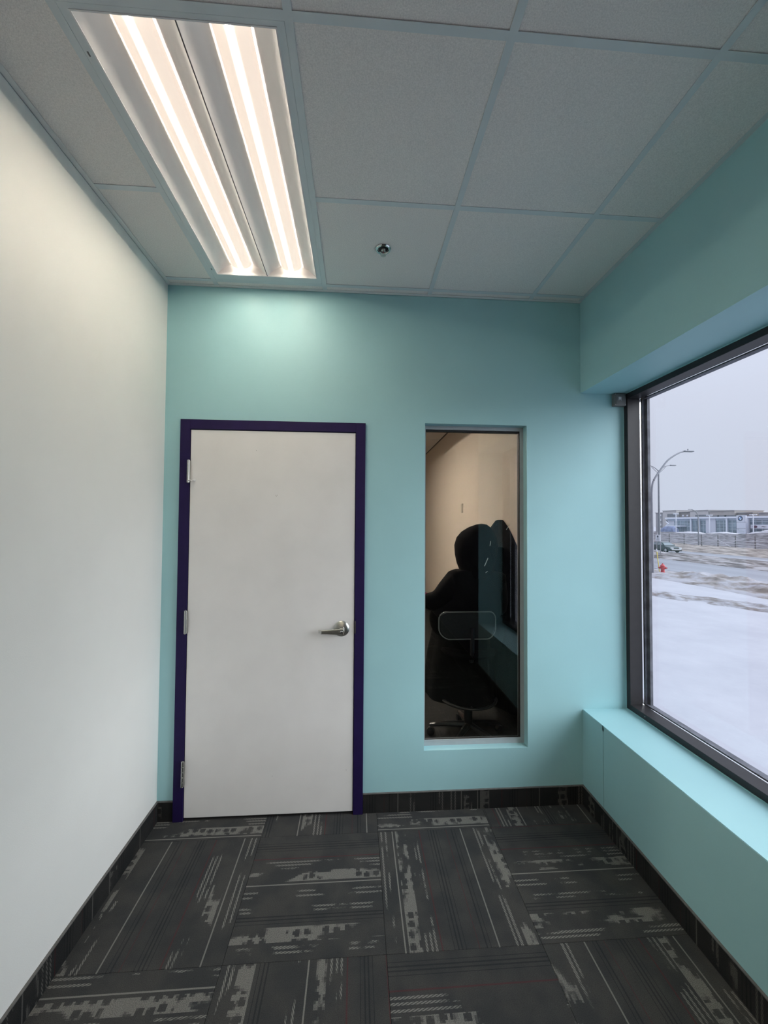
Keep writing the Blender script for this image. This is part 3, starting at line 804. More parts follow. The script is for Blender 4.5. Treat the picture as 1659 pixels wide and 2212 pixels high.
g1 = glove(PX - .445, PY + .078, 1.065, -.8, .6, M['pink'])
glove(PX + .115, PY + .235, .925, -.4, .9, M['black_cloth2'])
obj('glove_cuff', MB().tube([(PX - .395, PY + .045, 1.050), (PX - .45, PY + .085, 1.072)], [.048, .044], 14), M['pink'], g1, smooth='auto')

sx0, sy0 = 0.86, 3.06
st = empty('stool', (sx0, sy0, 0)); tag(st, 'black drafting stool with low rounded backrest under the seated person', 'stool')
obj('seat', MB().lathe((sx0, sy0, .655), (0, 0, 1), [(.15, 0), (.20, .01), (.215, .03), (.205, .05), (.15, .058), (.02, .06)], 28), M['black_cloth2'], st, smooth='auto')
obj('gas_column', MB().lathe((sx0, sy0, .10), (0, 0, 1), [(.032, 0), (.032, .28), (.018, .285), (.018, .555)], 16), M['black_plastic'], st, smooth='auto')
rg = [(sx0 + .205 * math.cos(t), sy0 + .205 * math.sin(t), .32) for t in [2 * math.pi * k / 32 for k in range(33)]]
ring = obj('foot_ring', MB().tube(rg, .011, 8), M['black_plastic'], st, smooth='auto')
for k in range(3):
    t = 2 * math.pi * k / 3 + .4
    obj('ring_spoke', MB().tube([(sx0 + .03 * math.cos(t), sy0 + .03 * math.sin(t), .30), (sx0 + .205 * math.cos(t), sy0 + .205 * math.sin(t), .32)], .007, 6), M['black_plastic'], ring)
for k in range(5):
    t = 2 * math.pi * k / 5 - .95
    c_, s_ = math.cos(t), math.sin(t)
    leg = obj('base_leg', MB().tube([(sx0 + .02 * c_, sy0 + .02 * s_, .115), (sx0 + .17 * c_, sy0 + .17 * s_, .10), (sx0 + .29 * c_, sy0 + .29 * s_, .075)], [.026, .020, .014], 8), M['black_plastic'], st, smooth='auto')
    obj('caster', MB().lathe((sx0 + .285 * c_ - .02 * s_, sy0 + .285 * s_ + .02 * c_, .030), (s_, -c_, 0), [(.012, 0), (.030, .004), (.030, .036), (.012, .040)], 14), M['black_plastic'], leg, smooth='auto')
# backrest: rounded pad with a shiny rim
def rrect(cx, cz, hw, hh, r, y, bend, n=6):
    pts = []
    for qx, qz, a0 in ((1, 1, 0), (-1, 1, 90), (-1, -1, 180), (1, -1, 270)):
        for k in range(n + 1):
            a = math.radians(a0 + 90 * k / n)
            x = qx * (hw - r) + r * math.cos(a); z = qz * (hh - r) + r * math.sin(a)
            pts.append((cx + x, y + bend * (x / hw) ** 2, cz + z - .014 * (1 - (x / hw) ** 2)))
    return pts
bx_, bz_ = .80, .922
by_ = 2.815
obj('backrest', MB().loft([rrect(bx_, bz_, .195, .088, .06, by_, .05), rrect(bx_, bz_, .205, .094, .065, by_ + .012, .05), rrect(bx_, bz_, .195, .088, .06, by_ + .03, .05)]), M['mesh_black'], st, smooth='auto')
pr = rrect(bx_, bz_, .207, .096, .066, by_ + .004, .05)
obj('backrest_rim', MB().tube(pr + pr[:2], .0042, 8), M['grey_plastic'], st, smooth='auto')
obj('back_bracket', MB().tube([(sx0 - .03, by_ + .03, .90), (sx0 - .03, by_ + .035, .72), (sx0 - .02, sy0 - .16, .645), (sx0, sy0, .64)], .016, 8), M['black_plastic'], st, smooth='auto')

ct = empty('coat', (XR - .02, 3.62, 1.0)); tag(ct, 'long black coat with hood hanging on the beige wall beside the person', 'coat')
rings = []
NS = 40
for z, hy, tx, cy in ((1.676, .02, .03, 3.66), (1.668, .055, .05, 3.66), (1.64, .10, .065, 3.655), (1.60, .165, .085, 3.645), (1.52, .25, .11, 3.62), (1.43, .335, .13, 3.60), (1.36, .36, .15, 3.60), (1.15, .355, .15, 3.60), (.85, .37, .16, 3.60), (.45, .385, .18, 3.59), (.13, .41, .20, 3.58), (.11, .40, .195, 3.58)):
    rings.append([(min(XR - .002, XR - .004 - tx * max(0, math.sin(t)) ** .8 * (1 + .14 * math.sin(7 * t + z * 1.5)) if math.sin(t) > 0 else XR - .003), cy + hy * math.cos(t), z) for t in [2 * math.pi * k / NS for k in range(NS)]])
obj('coat_body', MB().loft(rings), M['black_cloth2'], ct, smooth='auto')
obj('sleeve', MB().tube([(XR - .15, 3.36, 1.43), (XR - .16, 3.30, 1.2), (XR - .15, 3.29, .95), (XR - .145, 3.30, .85)], [.055, .06, .052, .05], 12), M['black_cloth2'], ct, smooth='auto')
obj('sleeve', MB().tube([(XR - .15, 3.84, 1.43), (XR - .16, 3.90, 1.2), (XR - .15, 3.91, .95), (XR - .145, 3.90, .85)], [.055, .06, .052, .05], 12), M['black_cloth2'], ct, smooth='auto')
obj('coat_hood', MB().lathe((XR - .062, 3.62, 1.46), (0.12, .05, 1), [(.02, -.04), (.052, 0), (.058, .06), (.05, .13), (.03, .185), (.004, .20)], 18), M['black_cloth2'], ct, smooth='auto')
obj('drawstring', MB().tube([(XR - .03, 3.475, 1.585), (XR - .03, 3.395, 1.63)], .0018, 6), M['reflective'], ct)

# ---------------------------------------------------------------- outdoors: ground, roads, banks
GZ = -2.26
def ground_mat(name, stops, scale, stretch=(1, 1, 1), rough=0.85, bump=0.4, bscale=6, detail=6, spec=0.3):
    m = bpy.data.materials.new(name); m.use_nodes = True
    n, l = m.node_tree.nodes, m.node_tree.links
    p = n['Principled BSDF']; p.inputs['Roughness'].default_value = rough; p.inputs['Specular IOR Level'].default_value = spec
    t = n.new('ShaderNodeTexCoord'); mp = n.new('ShaderNodeMapping'); mp.inputs['Scale'].default_value = stretch
    l.new(t.outputs['Object'], mp.inputs['Vector'])
    z = n.new('ShaderNodeTexNoise'); z.inputs['Scale'].default_value = scale; z.inputs['Detail'].default_value = detail; z.inputs['Roughness'].default_value = 0.62
    l.new(mp.outputs[0], z.inputs['Vector'])
    r = n.new('ShaderNodeValToRGB')
    cr = r.color_ramp
    cr.elements[0].position, cr.elements[0].color = stops[0][0], (*stops[0][1], 1)
    cr.elements[1].position, cr.elements[1].color = stops[1][0], (*stops[1][1], 1)
    for ps, c in stops[2:]:
        e = cr.elements.new(ps); e.color = (*c, 1)
    l.new(z.outputs['Fac'], r.inputs['Fac']); l.new(r.outputs['Color'], p.inputs['Base Color'])
    z2 = n.new('ShaderNodeTexNoise'); z2.inputs['Scale'].default_value = bscale; z2.inputs['Detail'].default_value = 5
    l.new(mp.outputs[0], z2.inputs['Vector'])
    b = n.new('ShaderNodeBump'); b.inputs['Strength'].default_value = bump; b.inputs['Distance'].default_value = 0.05
    l.new(z2.outputs['Fac'], b.inputs['Height']); l.new(b.outputs['Normal'], p.inputs['Normal'])
    return m
M['snow'] = ground_mat('clean_snow', [(.3, (0.318, 0.325, 0.362)), (.7, (0.370, 0.377, 0.414))], .6, rough=.8, bump=.25, bscale=3)
M['trampled'] = ground_mat('trampled_snow', [(.40, (0.145, 0.125, 0.119)), (.50, (0.224, 0.218, 0.231)), (.60, (0.310, 0.317, 0.350))], 2.2, (1, .6, 1), bump=.5)
M['dirty_snow'] = ground_mat('dirty_piled_snow', [(.36, (0.132, 0.112, 0.102)), (.46, (0.218, 0.198, 0.191)), (.56, (0.310, 0.310, 0.337))], 1.1, (1, .7, 1), bump=.6)
M['road'] = ground_mat('wet_slushy_road', [(.35, (0.132, 0.139, 0.165)), (.6, (0.224, 0.238, 0.277)), (.7, (0.277, 0.290, 0.330))], .5, (1, .06, 1), rough=.45, bump=.1, spec=.5)
M['median'] = ground_mat('dirty_snow_median', [(.42, (0.070, 0.060, 0.060)), (.50, (0.155, 0.142, 0.142)), (.57, (0.29, 0.283, 0.297))], 1.0, (1, .40, 1), bump=.6)
M['grass'] = ground_mat('dead_winter_grass', [(.40, (0.105, 0.088, 0.081)), (.50, (0.205, 0.182, 0.167)), (.59, (0.305, 0.280, 0.262))], .9, (1, .45, 1), bump=.8)
M['brush'] = ground_mat('grey_winter_brush', [(.40, (0.04, 0.037, 0.044)), (.5, (0.11, 0.106, 0.12)), (.60, (0.21, 0.205, 0.23))], 1.0, (1, .6, 1), bump=1.0)

def hfield(name, x0, x1, nx, y0, y1, ny, fn, m, label, cat):
    v, f = [], []
    for j in range(ny + 1):
        y = y0 + (y1 - y0) * j / ny
        for i in range(nx + 1):
            x = x0 + (x1 - x0) * i / nx
            v.append((x, y, fn(x, y)))
    for j in range(ny):
        for i in range(nx):
            a = j * (nx + 1) + i
            f.append((a, a + 1, a + nx + 2, a + nx + 1))
    o = obj(name, MB().add(v, f), m, smooth=True)
    return tag(o, label, cat, kind='structure')
def nz(x, y, s, k=0.0): return noise.noise(Vector((x * s, y * s, k)))
g = obj('ground', MB().box(1.9, 900, -300, 900, GZ - .6, GZ - .25), M['snow']); tag(g, 'flat snowy ground stretching away below everything outside', 'ground', kind='structure')
hfield('snow_field', 1.9, 23.5, 60, -12, 75, 180, lambda x, y: GZ + .05 * nz(x, y, .18) + .03 * nz(x, y, .6, 3) - (.3 if x > 23 else 0), M['snow'], 'smooth snow field right outside the window', 'snow')
def trail(x, y):
    e = nz(x, y, 1.1, 9) + .5 * nz(x, y, 2.6, 4)
    c0 = (x - 17.4) * .86 + (y - 21.0) * .51       # across the trail
    return GZ - .10 + .20 * max(0, 1 - (c0 / 1.5) ** 2) + .16 * e * max(0, 1 - (c0 / 1.7) ** 2)
def band(name, c, d, half, n_len, n_w, L0, L1, fn, m, label, cat):
    nrm = Vector((d[1], -d[0])); v, f = [], []
    for j in range(n_len + 1):
        s_ = L0 + (L1 - L0) * j / n_len
        for i in range(n_w + 1):
            o_ = -half + 2 * half * i / n_w
            x = c[0] + d[0] * s_ + nrm.x * o_; y = c[1] + d[1] * s_ + nrm.y * o_
            v.append((x, y, fn(x, y)))
    for j in range(n_len):
        for i in range(n_w):
            a = j * (n_w + 1) + i
            f.append((a, a + 1, a + n_w + 2, a + n_w + 1))
    o = obj(name, MB().add(v, f), m, smooth=True)
    return tag(o, label, cat, kind='structure')
band('snow_trail', (17.4, 21.0), (.51, -.86), 1.7, 130, 20, -14, 18, trail, M['trampled'], 'trampled brown track crossing the snow field', 'track')
def bank(x, y):
    t = (x - 21.8) / 5.6
    prof = max(0, math.sin(math.pi * min(1, max(0, t)))) ** .8
    amp = .035 + .36 * max(0, min(1, (30.6 - y) / 2.2))
    return GZ - .03 + prof * amp * (1.0 + .9 * nz(x, y, .38, 2) + .7 * nz(x, y, .9, 5) + .25 * nz(x, y, 2.4, 6))
hfield('snow_bank', 21.6, 27.6, 40, -10, 62, 260, bank, M['dirty_snow'], 'lumpy dirty snow bank along the near side of the road', 'snow bank')
r_ = obj('road', MB().box(26.8, 35.3, -200, 500, GZ - .3, GZ + .0), M['road']); tag(r_, 'wet slushy road just beyond the hydrant', 'road', kind='structure')
hfield('median', 34.9, 44.2, 30, -10, 110, 260, lambda x, y: GZ - .04 + max(0, math.sin(math.pi * (x - 34.9) / 9.3)) ** .5 * (.30 + .12 * nz(x, y, .35, 1) + .10 * nz(x, y, 1.0, 7)), M['median'], 'dirty snowy median between the two roads', 'median')
r_ = obj('road', MB().box(44.0, 49.2, -200, 500, GZ - .3, GZ + .0), M['road']); tag(r_, 'far road behind the median, carrying the car', 'road', kind='structure')
hfield('grass_bank', 48.8, 63, 26, 20, 130, 160, lambda x, y: GZ - .03 + .34 * min(1, (x - 48.8) / 4) * (1 + .5 * nz(x, y, .4, 1) + .3 * nz(x, y, 1.2, 2)), M['grass'], 'dead brown grass bank in front of the fence', 'grass bank')
def brush(x, y):
    t = min(1, max(0, (x - 62.5) / 20))
    return GZ + .25 + t * (1.05 + .25 * nz(x, y, .12, 1) + .25 * nz(x, y, .45, 2) + (.7 * max(0, min(1, (84 - y * 85 / x) / 5)) if x > 70 else 0))
hfield('brush_bank', 62.5, 118, 60, 40, 160, 150, brush, M['brush'], 'grey winter brush slope behind the fence', 'brush bank')
def mound(name, y0, y1, h, x, label, lean=0):
    rings = []
    n = 18
    for k in range(n + 1):
        t = k / n; y = y0 + (y1 - y0) * t
        hh = max(.03, h * (math.sin(math.pi * t) ** .7 if not lean else (1 - t) ** .8 if lean > 0 else t ** .8) * (1 + .25 * nz(y, h, .5)))
        rings.append([(x - 2.2 * math.cos(a) , y, -1.6 + (hh + .5) * math.sin(a) - .2 * (math.sin(a) < .05)) for a in [math.pi * i / 10 for i in range(11)]])
    o = obj(name, MB().loft(rings, closed=True), M['pile'], smooth='auto')
    tag(o, label, 'snow pile'); return o
M['pile'] = ground_mat('bright_snow_pile', [(.3, (0.407, 0.407, 0.444)), (.7, (0.488, 0.495, 0.532))], .8, bump=.4)
mound('snow_pile', 122.5, 135.0, .62, 112, 'long low snow pile in front of the showroom corner')
mound('snow_pile', 110.5, 121.5, .75, 112, 'white snow pile left of the tall sign tower')
mound('snow_pile', 98.0, 109.5, 2.5, 112, 'tall snow pile at the far right, in front of the wall sign', 1)

# ---------------------------------------------------------------- hydrant and its marker
hyx, hyy, hyz = 25.35, 31.92, GZ - .04
M['red'] = mat('faded_red_enamel', (.42, .045, .055), .5, var=.15, vscale=14)
hy = empty('fire_hydrant', (hyx, hyy, hyz)); tag(hy, 'red fire hydrant on the snowy verge beside the road', 'hydrant')
obj('barrel', MB().lathe((hyx, hyy, hyz), (0, 0, 1), [(.19, 0), (.19, .05), (.135, .06), (.14, .42), (.175, .44), (.175, .49), (.14, .50)], 20), M['red'], hy, smooth='auto')
obj('bonnet', MB().lathe((hyx, hyy, hyz), (0, 0, 1), [(.175, .50), (.18, .55), (.15, .62), (.08, .68), (.045, .70), (.045, .77), (.02, .78)], 20), M['red'], hy, smooth='auto')
for s_ in (-1, 1):
    obj('hose_outlet', MB().lathe((hyx + s_ * .10 * .79, hyy - s_ * .10 * .62, hyz + .40), (s_ * .79, -s_ * .62, 0), [(.075, 0), (.075, .10), (.09, .11), (.09, .15), (.04, .17), (.035, .23)], 14), M['red'], hy, smooth='auto')
obj('pumper_outlet', MB().lathe((hyx - .05, hyy - .07, hyz + .36), (-.62, -.79, 0), [(.10, 0), (.10, .10), (.115, .11), (.115, .16), (.04, .18)], 16), M['red'], hy, smooth='auto')
M['yellow'] = mat('yellow_marker_paint', (.62, .52, .13), .6, var=.08)
M['white_paint'] = mat('white_marker_paint', (.62, .63, .66), .6, var=.05)
mk = empty('marker_pole', (25.24, 32.25, hyz)); tag(mk, 'leaning yellow marker pole with white tip behind the hydrant', 'marker')
obj('pole_shaft', MB().tube([(25.34, 32.25, hyz - .1), (25.12, 32.25, 1.637 - 1.52 - .70)], .035, 8), M['yellow'], mk)
obj('pole_tip', MB().tube([(25.12, 32.25, -.583), (25.075, 32.25, -.36)], .04, 8), M['white_paint'], mk)

# ---------------------------------------------------------------- street lamps
M['pole_grey'] = mat('galvanised_pole', (.20, .205, .23), .5, .3, var=.1, vscale=2)
def curve_pts(pts, n=6):
    out = []
    P_ = [Vector(p) for p in pts]
    for i in range(len(P_) - 1):
        p0, p1, p2, p3 = P_[max(i - 1, 0)], P_[i], P_[i + 1], P_[min(i + 2, len(P_) - 1)]
        for k in range(n):
            t = k / n
            out.append(.5 * ((2 * p1) + (p2 - p0) * t + (2 * p0 - 5 * p1 + 4 * p2 - p3) * t * t + (3 * p1 - p0 - 3 * p2 + p3) * t ** 3))
    out.append(P_[-1]); return out
la = empty('street_lamp', (24.30, 31.7, GZ - .1)); tag(la, 'tall curved street lamp nearest the window, arm over the road', 'street lamp')
ap = curve_pts([(24.30, 31.7, 4.2), (24.38, 31.7, 5.0), (24.62, 31.7, 5.55), (25.23, 31.7, 6.4), (25.72, 31.7, 6.99), (26.25, 31.7, 7.38), (26.78, 31.7, 7.66), (27.2, 31.7, 7.78)])
obj('pole', MB().tube([(24.30, 31.7, GZ - .1), (24.30, 31.7, 1.0), (24.30, 31.7, 4.25)], [.12, .10, .085], 12), M['pole_grey'], la, smooth='auto')
obj('arm', MB().tube(ap, [.085 - .035 * k / len(ap) for k in range(len(ap))], 10), M['pole_grey'], la, smooth='auto')
obj('lamp_head', MB().bevbox(27.15, 27.98, 31.55, 31.85, 7.745, 7.855, .04), M['pole_grey'], la)
obj('photo_cell', MB().lathe((27.52, 31.7, 7.855), (0, 0, 1), [(.05, 0), (.05, .12), (.03, .14)], 10), M['pole_grey'], la)
LX, LY = 50.0, 63.6
lb = empty('street_lamp', (LX, LY, GZ - .1)); tag(lb, 'two-armed street lamp standing beyond the car', 'street lamp')
obj('pole', MB().tube([(LX, LY, GZ - .1), (LX, LY, 2.3), (LX, LY, 10.7)], [.18, .16, .12], 12), M['pole_grey'], lb, smooth='auto')
for s_ in (-1, 1):
    am = obj('arm', MB().tube(curve_pts([(LX, LY, 10.53), (LX + s_ * .44, LY, 10.99), (LX + s_ * 1.25, LY, 11.43), (LX + s_ * 2.12, LY, 11.59)]), .06, 8), M['pole_grey'], lb, smooth='auto')
    obj('arm_brace', MB().tube(curve_pts([(LX, LY, 10.15), (LX + s_ * .56, LY, 10.65), (LX + s_ * 1.25, LY, 11.31)]), .035, 6), M['pole_grey'], am, smooth='auto')
    hx0, hx1 = sorted((LX + s_ * 2.06, LX + s_ * 3.0))
    obj('lamp_head', MB().bevbox(hx0, hx1, LY - .19, LY + .19, 11.51, 11.69, .06), M['pole_grey'], am)
lc = empty('street_lamp', (61.4, 68.7, GZ + .2)); tag(lc, 'small curved lamp by the fence, in front of the showroom', 'street lamp')
obj('pole', MB().tube([(61.4, 68.7, GZ), (61.4, 68.7, 3.2)], [.10, .075], 10), M['pole_grey'], lc, smooth='auto')
obj('arm', MB().tube(curve_pts([(61.4, 68.7, 3.15), (61.15, 68.7, 3.85), (60.7, 68.7, 4.29), (60.2, 68.7, 4.45)]), .06, 8), M['pole_grey'], lc, smooth='auto')
obj('lamp_head', MB().bevbox(59.6, 60.25, 68.55, 68.85, 4.44, 4.55, .04), M['pole_grey'], lc)
M['white_pole'] = mat('white_painted_pole', (.62, .64, .70), .5, var=.04)
for (y, zt, lab) in ((168.2, 6.4, 'white twin-head parking lamp before the glass showroom corner'), (151.4, 5.5, 'white twin-head parking lamp before the pale wall panel'), (133.6, 5.3, 'white parking lamp in front of the wall sign, right of the tower')):
    q = empty('parking_lamp', (140, y, GZ - .2)); tag(q, lab, 'lamp post')
    obj('pole', MB().tube([(140, y, GZ - .2), (140, y, zt)], .17, 8), M['white_pole'], q)
    for s_ in (-1, 1):
        obj('lamp_head', MB().bevbox(139.8, 140.2, y + s_ * .75 - .62, y + s_ * .75 + .62, zt + .0, zt + .35, .1), M['white_pole'], q)

# ---------------------------------------------------------------- sign on posts by the median
sg = empty('roadside_sign', (38, 48.6, GZ)); tag(sg, 'white roadside sign with dark round mark above the car roof', 'sign')
M['sign_white'] = mat('white_sign_face', (.58, .59, .64), .6, var=.05)
M['mark'] = mat('dark_sign_ink', (.05, .05, .065), .6, var=.1)
sgx, sgy = 38.0, 48.6
sg.location = (sgx, sgy, GZ + .1)
obj('sign_board', MB().box(sgx, sgx + .05, sgy - .40, sgy + .40, -.42, .42), M['sign_white'], sg)
obj('sign_mark', MB().lathe((sgx - .001, sgy, .19), (-1, 0, 0), [(.13, 0), (.13, .012)], 16), M['mark'], sg)
inkm = mat('grey_sign_ink', (.24, .25, .29), .6, var=.1)
for (zz, hw_) in ((-.04, .16), (-.14, .20), (-.26, .26)):
    obj('text_line', MB().box(sgx - .012, sgx, sgy - hw_, sgy + hw_, zz - .02, zz + .02), inkm, sg)
for y in (sgy - .32, sgy + .32):
    obj('sign_post', MB().box(sgx + .05, sgx + .12, y - .035, y + .035, GZ + .1, .40), M['pole_grey'], sg)

# ---------------------------------------------------------------- car
CX, CY = 44.95, 54.0            # nose of the car; it heads towards -y
car = empty('car', (CX, CY + 2.3, GZ)); tag(car, 'dark green-grey sedan passing on the far road', 'car')
M['car_paint'] = mat('dark_green_grey_car_paint', (.055, .075, .078), .3, .3, var=.05)
M['car_glass'] = mat('car_glass', (.16, .20, .22), .1, var=.05)
M['tyre'] = mat('tyre', (.012, .012, .013), .8, var=.2)
M['car_trim'] = mat('black_grille', (.010, .010, .011), .4, var=.1)
M['headlight'] = mat('headlight_glass', (.70, .72, .76), .15, var=.03)
def cz(z): return GZ + z
prof = [(0.00, .30, .78), (0.03, .62, .80), (.18, .76, .86), (.65, .86, .88), (1.15, .95, .90), (2.0, .98, .90), (3.2, .99, .90), (4.1, .97, .88), (4.5, .88, .84), (4.62, .60, .80), (4.62, .32, .78)]
rings = []
for (y, z, hw_) in prof:
    rings.append([(CX - hw_, CY + y, cz(.24)), (CX - hw_ - .03, CY + y, cz(.24 + (z - .24) * .55)), (CX - hw_ + .05, CY + y, cz(z * .94)), (CX - hw_ * .6, CY + y, cz(z)),
                  (CX + hw_ * .6, CY + y, cz(z)), (CX + hw_ - .05, CY + y, cz(z * .94)), (CX + hw_ + .03, CY + y, cz(.24 + (z - .24) * .55)), (CX + hw_, CY + y, cz(.24))])
bo = obj('car_body', MB().loft(rings), M['car_paint'], car, smooth='auto')
cab = [(1.20, .95, .80), (1.85, 1.36, .60), (2.15, 1.44, .58), (2.9, 1.45, .58), (3.5, 1.36, .60), (4.15, .99, .76)]
rings = [[(CX - .80, CY + y, cz(.93)), (CX - hw_, CY + y, cz(max(z, .94))), (CX + hw_, CY + y, cz(max(z, .94))), (CX + .80, CY + y, cz(.93))] for (y, z, hw_) in cab]
obj('car_roof', MB().loft(rings), M['car_paint'], car, smooth='auto')
def quad(pts, d): return MB().prism(pts, None, d)
obj('windshield', quad([(CX - .72, CY + 1.27, cz(1.00)), (CX + .72, CY + 1.27, cz(1.00)), (CX + .56, CY + 1.83, cz(1.355)), (CX - .56, CY + 1.83, cz(1.355))], (0, -.012, .012)), M['car_glass'], car)
for s_ in (-1, 1):
    obj('side_window', quad([(CX + s_ * .79, CY + 1.55, cz(1.0)), (CX + s_ * .79, CY + 2.55, cz(1.0)), (CX + s_ * .605, CY + 2.55, cz(1.38)), (CX + s_ * .62, CY + 1.92, cz(1.36))], (s_ * .02, 0, .01)), M['car_glass'], car)
    obj('side_window', quad([(CX + s_ * .79, CY + 2.63, cz(1.0)), (CX + s_ * .79, CY + 3.75, cz(1.0)), (CX + s_ * .625, CY + 3.45, cz(1.34)), (CX + s_ * .605, CY + 2.63, cz(1.38))], (s_ * .02, 0, .01)), M['car_glass'], car)
    obj('headlight', MB().bevbox(CX + s_ * .60 - .20, CX + s_ * .60 + .20, CY - .02, CY + .14, cz(.60), cz(.72), .02), M['headlight'], car)
    obj('wing_mirror', MB().bevbox(CX + s_ * .98 - .1, CX + s_ * .98 + .1, CY + 1.55, CY + 1.66, cz(.98), cz(1.10), .02), M['car_paint'], car)
    for y in (.85, 3.65):
        wh = obj('wheel', MB().lathe((CX + s_ * .72, CY + y, cz(.33)), (s_, 0, 0), [(.20, 0), (.33, .01), (.33, .20), (.24, .215)], 20), M['tyre'], car, smooth='auto')
        obj('hubcap', MB().lathe((CX + s_ * .72, CY + y, cz(.33)), (s_, 0, 0), [(.22, .21), (.20, .225), (.05, .23)], 16), M['alu'], wh)
obj('grille', MB().box(CX - .36, CX + .36, CY - .025, CY + .03, cz(.56), cz(.68)), M['car_trim'], car)
obj('lower_bumper', MB().bevbox(CX - .80, CX + .80, CY - .05, CY + .10, cz(.22), cz(.42), .03), M['car_trim'], car)
obj('bumper_strip', MB().box(CX - .70, CX + .70, CY - .035, CY + .03, cz(.45), cz(.52)), M['headlight'], car)

# ---------------------------------------------------------------- fence
fe = empty('wire_fence', (62, 68, GZ + .3)); tag(fe, 'wire fence with dark posts along the grass bank', 'fence')
M['post'] = mat('dark_weathered_post', (.15, .145, .155), .8, var=.2, vscale=3)
M['wire'] = mat('pale_rail', (.48, .48, .52), .6, var=.05)
for y in (86.5, 83.2, 79.7, 76.2, 72.6, 68.7, 65.4, 62.2, 58.9, 55.6, 52.2):
    obj('post', MB().lathe((62, y, GZ + .1), (0, 0, 1), [(.09, 0), (.08, 2.1), (.04, 2.14)], 8), M['post'], fe)
for zz, r_w in ((-.82, .055), (-1.28, .05), (-1.62, .03)):
    obj('rail', MB().tube([(61.93, 88, zz), (61.93, 50, zz)], r_w, 6), M['wire'], fe)
obj('brace', MB().tube([(61.9, 65.4, -.75), (61.9, 62.9, -1.95)], .05, 6), M['wire'], fe)

# ---------------------------------------------------------------- showroom, its colours paled to stand in for haze
FX = 150.0
B0, B1 = 110.0, 185.7
sr = empty('showroom', (FX + 10, 160, GZ)); tag(sr, 'long white flat-roofed glass car showroom', 'building')
M['fac_white'] = mat('white_facade_panel', (.52, .54, .60), .6, var=.04, vscale=1)
M['fac_glass'] = mat('hazed_showroom_glass', (.21, .26, .30), .25, var=.35, vscale=.35)
M['fac_trim'] = mat('bright_white_trim', (.66, .69, .76), .5, var=.03)
M['mullion'] = mat('haze_pale_mullion', (.46, .51, .57), .5, var=.04)
obj('building_body', MB().box(FX + .4, FX + 30, B0, B1, GZ - .3, 4.6), M['fac_white'], sr)
obj('cornice', MB().box(FX - .8, FX + 30.2, B0, B1 + .4, 4.55, 5.25), M['fac_trim'], sr)
obj('fascia', MB().box(FX + .1, FX + .4, B0, B1, 3.7, 4.55), mat('fascia_panel', (.40, .45, .52), .5, var=.08, vscale=.5), sr)
def glazing(y1, y0, nx_, zs, z0=-1.65, z1=3.75):
    gp = obj('glass_panel', MB().box(FX + .2, FX + .39, y0, y1, z0, z1), M['fac_glass'], sr)
    for k in range(1, nx_):
        y = y0 + (y1 - y0) * k / nx_
        obj('mullion', MB().box(FX + .12, FX + .3, y - .09, y + .09, z0, z1), M['mullion'], gp)
    for z in zs:
        obj('transom', MB().box(FX + .13, FX + .3, y0, y1, z - .07, z + .07), M['mullion'], gp)
glazing(181.5, 171.8, 5, (-.6, 1.1, 2.3), z1=4.3)
glazing(171.0, 167.4, 2, (.5,))
glazing(166.8, 164.0, 2, (.5, 2.0))
glazing(159.0, 154.1, 3, (.2, 1.4, 2.6))
glazing(153.5, 150.3, 2, (.2, 1.4, 2.6))
glazing(146.2, 145.2, 1, (.2, 1.4))
glazing(144.6, 112.0, 14, (.2, 2.0, 3.2), z1=4.2)
for y in (171.4, 167.1, 153.8, 144.9):
    obj('column', MB().box(FX - .5, FX + .1, y - .3, y + .3, GZ - .3, 4.5), M['fac_trim'], sr)
obj('wall_panel', MB().box(FX - .1, FX + .4, 159.2, 163.9, GZ - .3, 4.5), mat('haze_pale_wall_panel', (.55, .56, .63), .6, var=.03), sr)
cn = obj('canopy', MB().box(FX - 3.2, FX + .2, 174.2, 182.8, .95, 1.55), M['fac_trim'], sr)
ch = MB()
for (p, q) in (((182.6, 3.4), (181.2, 2.3)), ((181.2, 2.3), (182.6, 1.3))):
    (ya, za), (yb, zb) = p, q
    ch.prism([(FX - 3.0, ya, za), (FX - 3.0, ya + .55, za), (FX - 3.0, yb + .55, zb), (FX - 3.0, yb, zb)], None, (.3, 0, 0))
obj('chevron', ch, M['fac_trim'], cn)
# wall sign with three marks
ws = obj('wall_sign', MB().box(FX - .45, FX + .1, 128.0, 143.8, .54, 1.95), mat('white_sign_panel', (.64, .65, .72), .6, var=.03), sr)
obj('sign_oval', MB().loft([[(FX - .46 - d, 142.1 + .95 * math.cos(t), 1.25 + .48 * math.sin(t)) for t in [2 * math.pi * k / 18 for k in range(18)]] for d in (0, .04)]), mat('dark_red_brown_ink', (.13, .07, .10), .6, var=.1), ws)
obj('sign_wing', MB().prism([(FX - .47, 139.9, 1.15), (FX - .47, 139.2, 1.45), (FX - .47, 138.4, 1.30), (FX - .47, 137.6, 1.28), (FX - .47, 138.6, 1.12), (FX - .47, 139.2, 1.25)], None, (-.04, 0, 0)), M['mark'], ws)
obj('sign_wing', MB().prism([(FX - .47, 135.6, 1.0), (FX - .47, 134.8, 1.5), (FX - .47, 133.8, 1.55), (FX - .47, 134.7, 1.25)], None, (-.04, 0, 0)), M['mark'], ws)
for y in (140.4, 136.6):
    obj('sign_joint', MB().box(FX - .46, FX - .44, y - .04, y + .04, .54, 1.95), M['mullion'], ws)

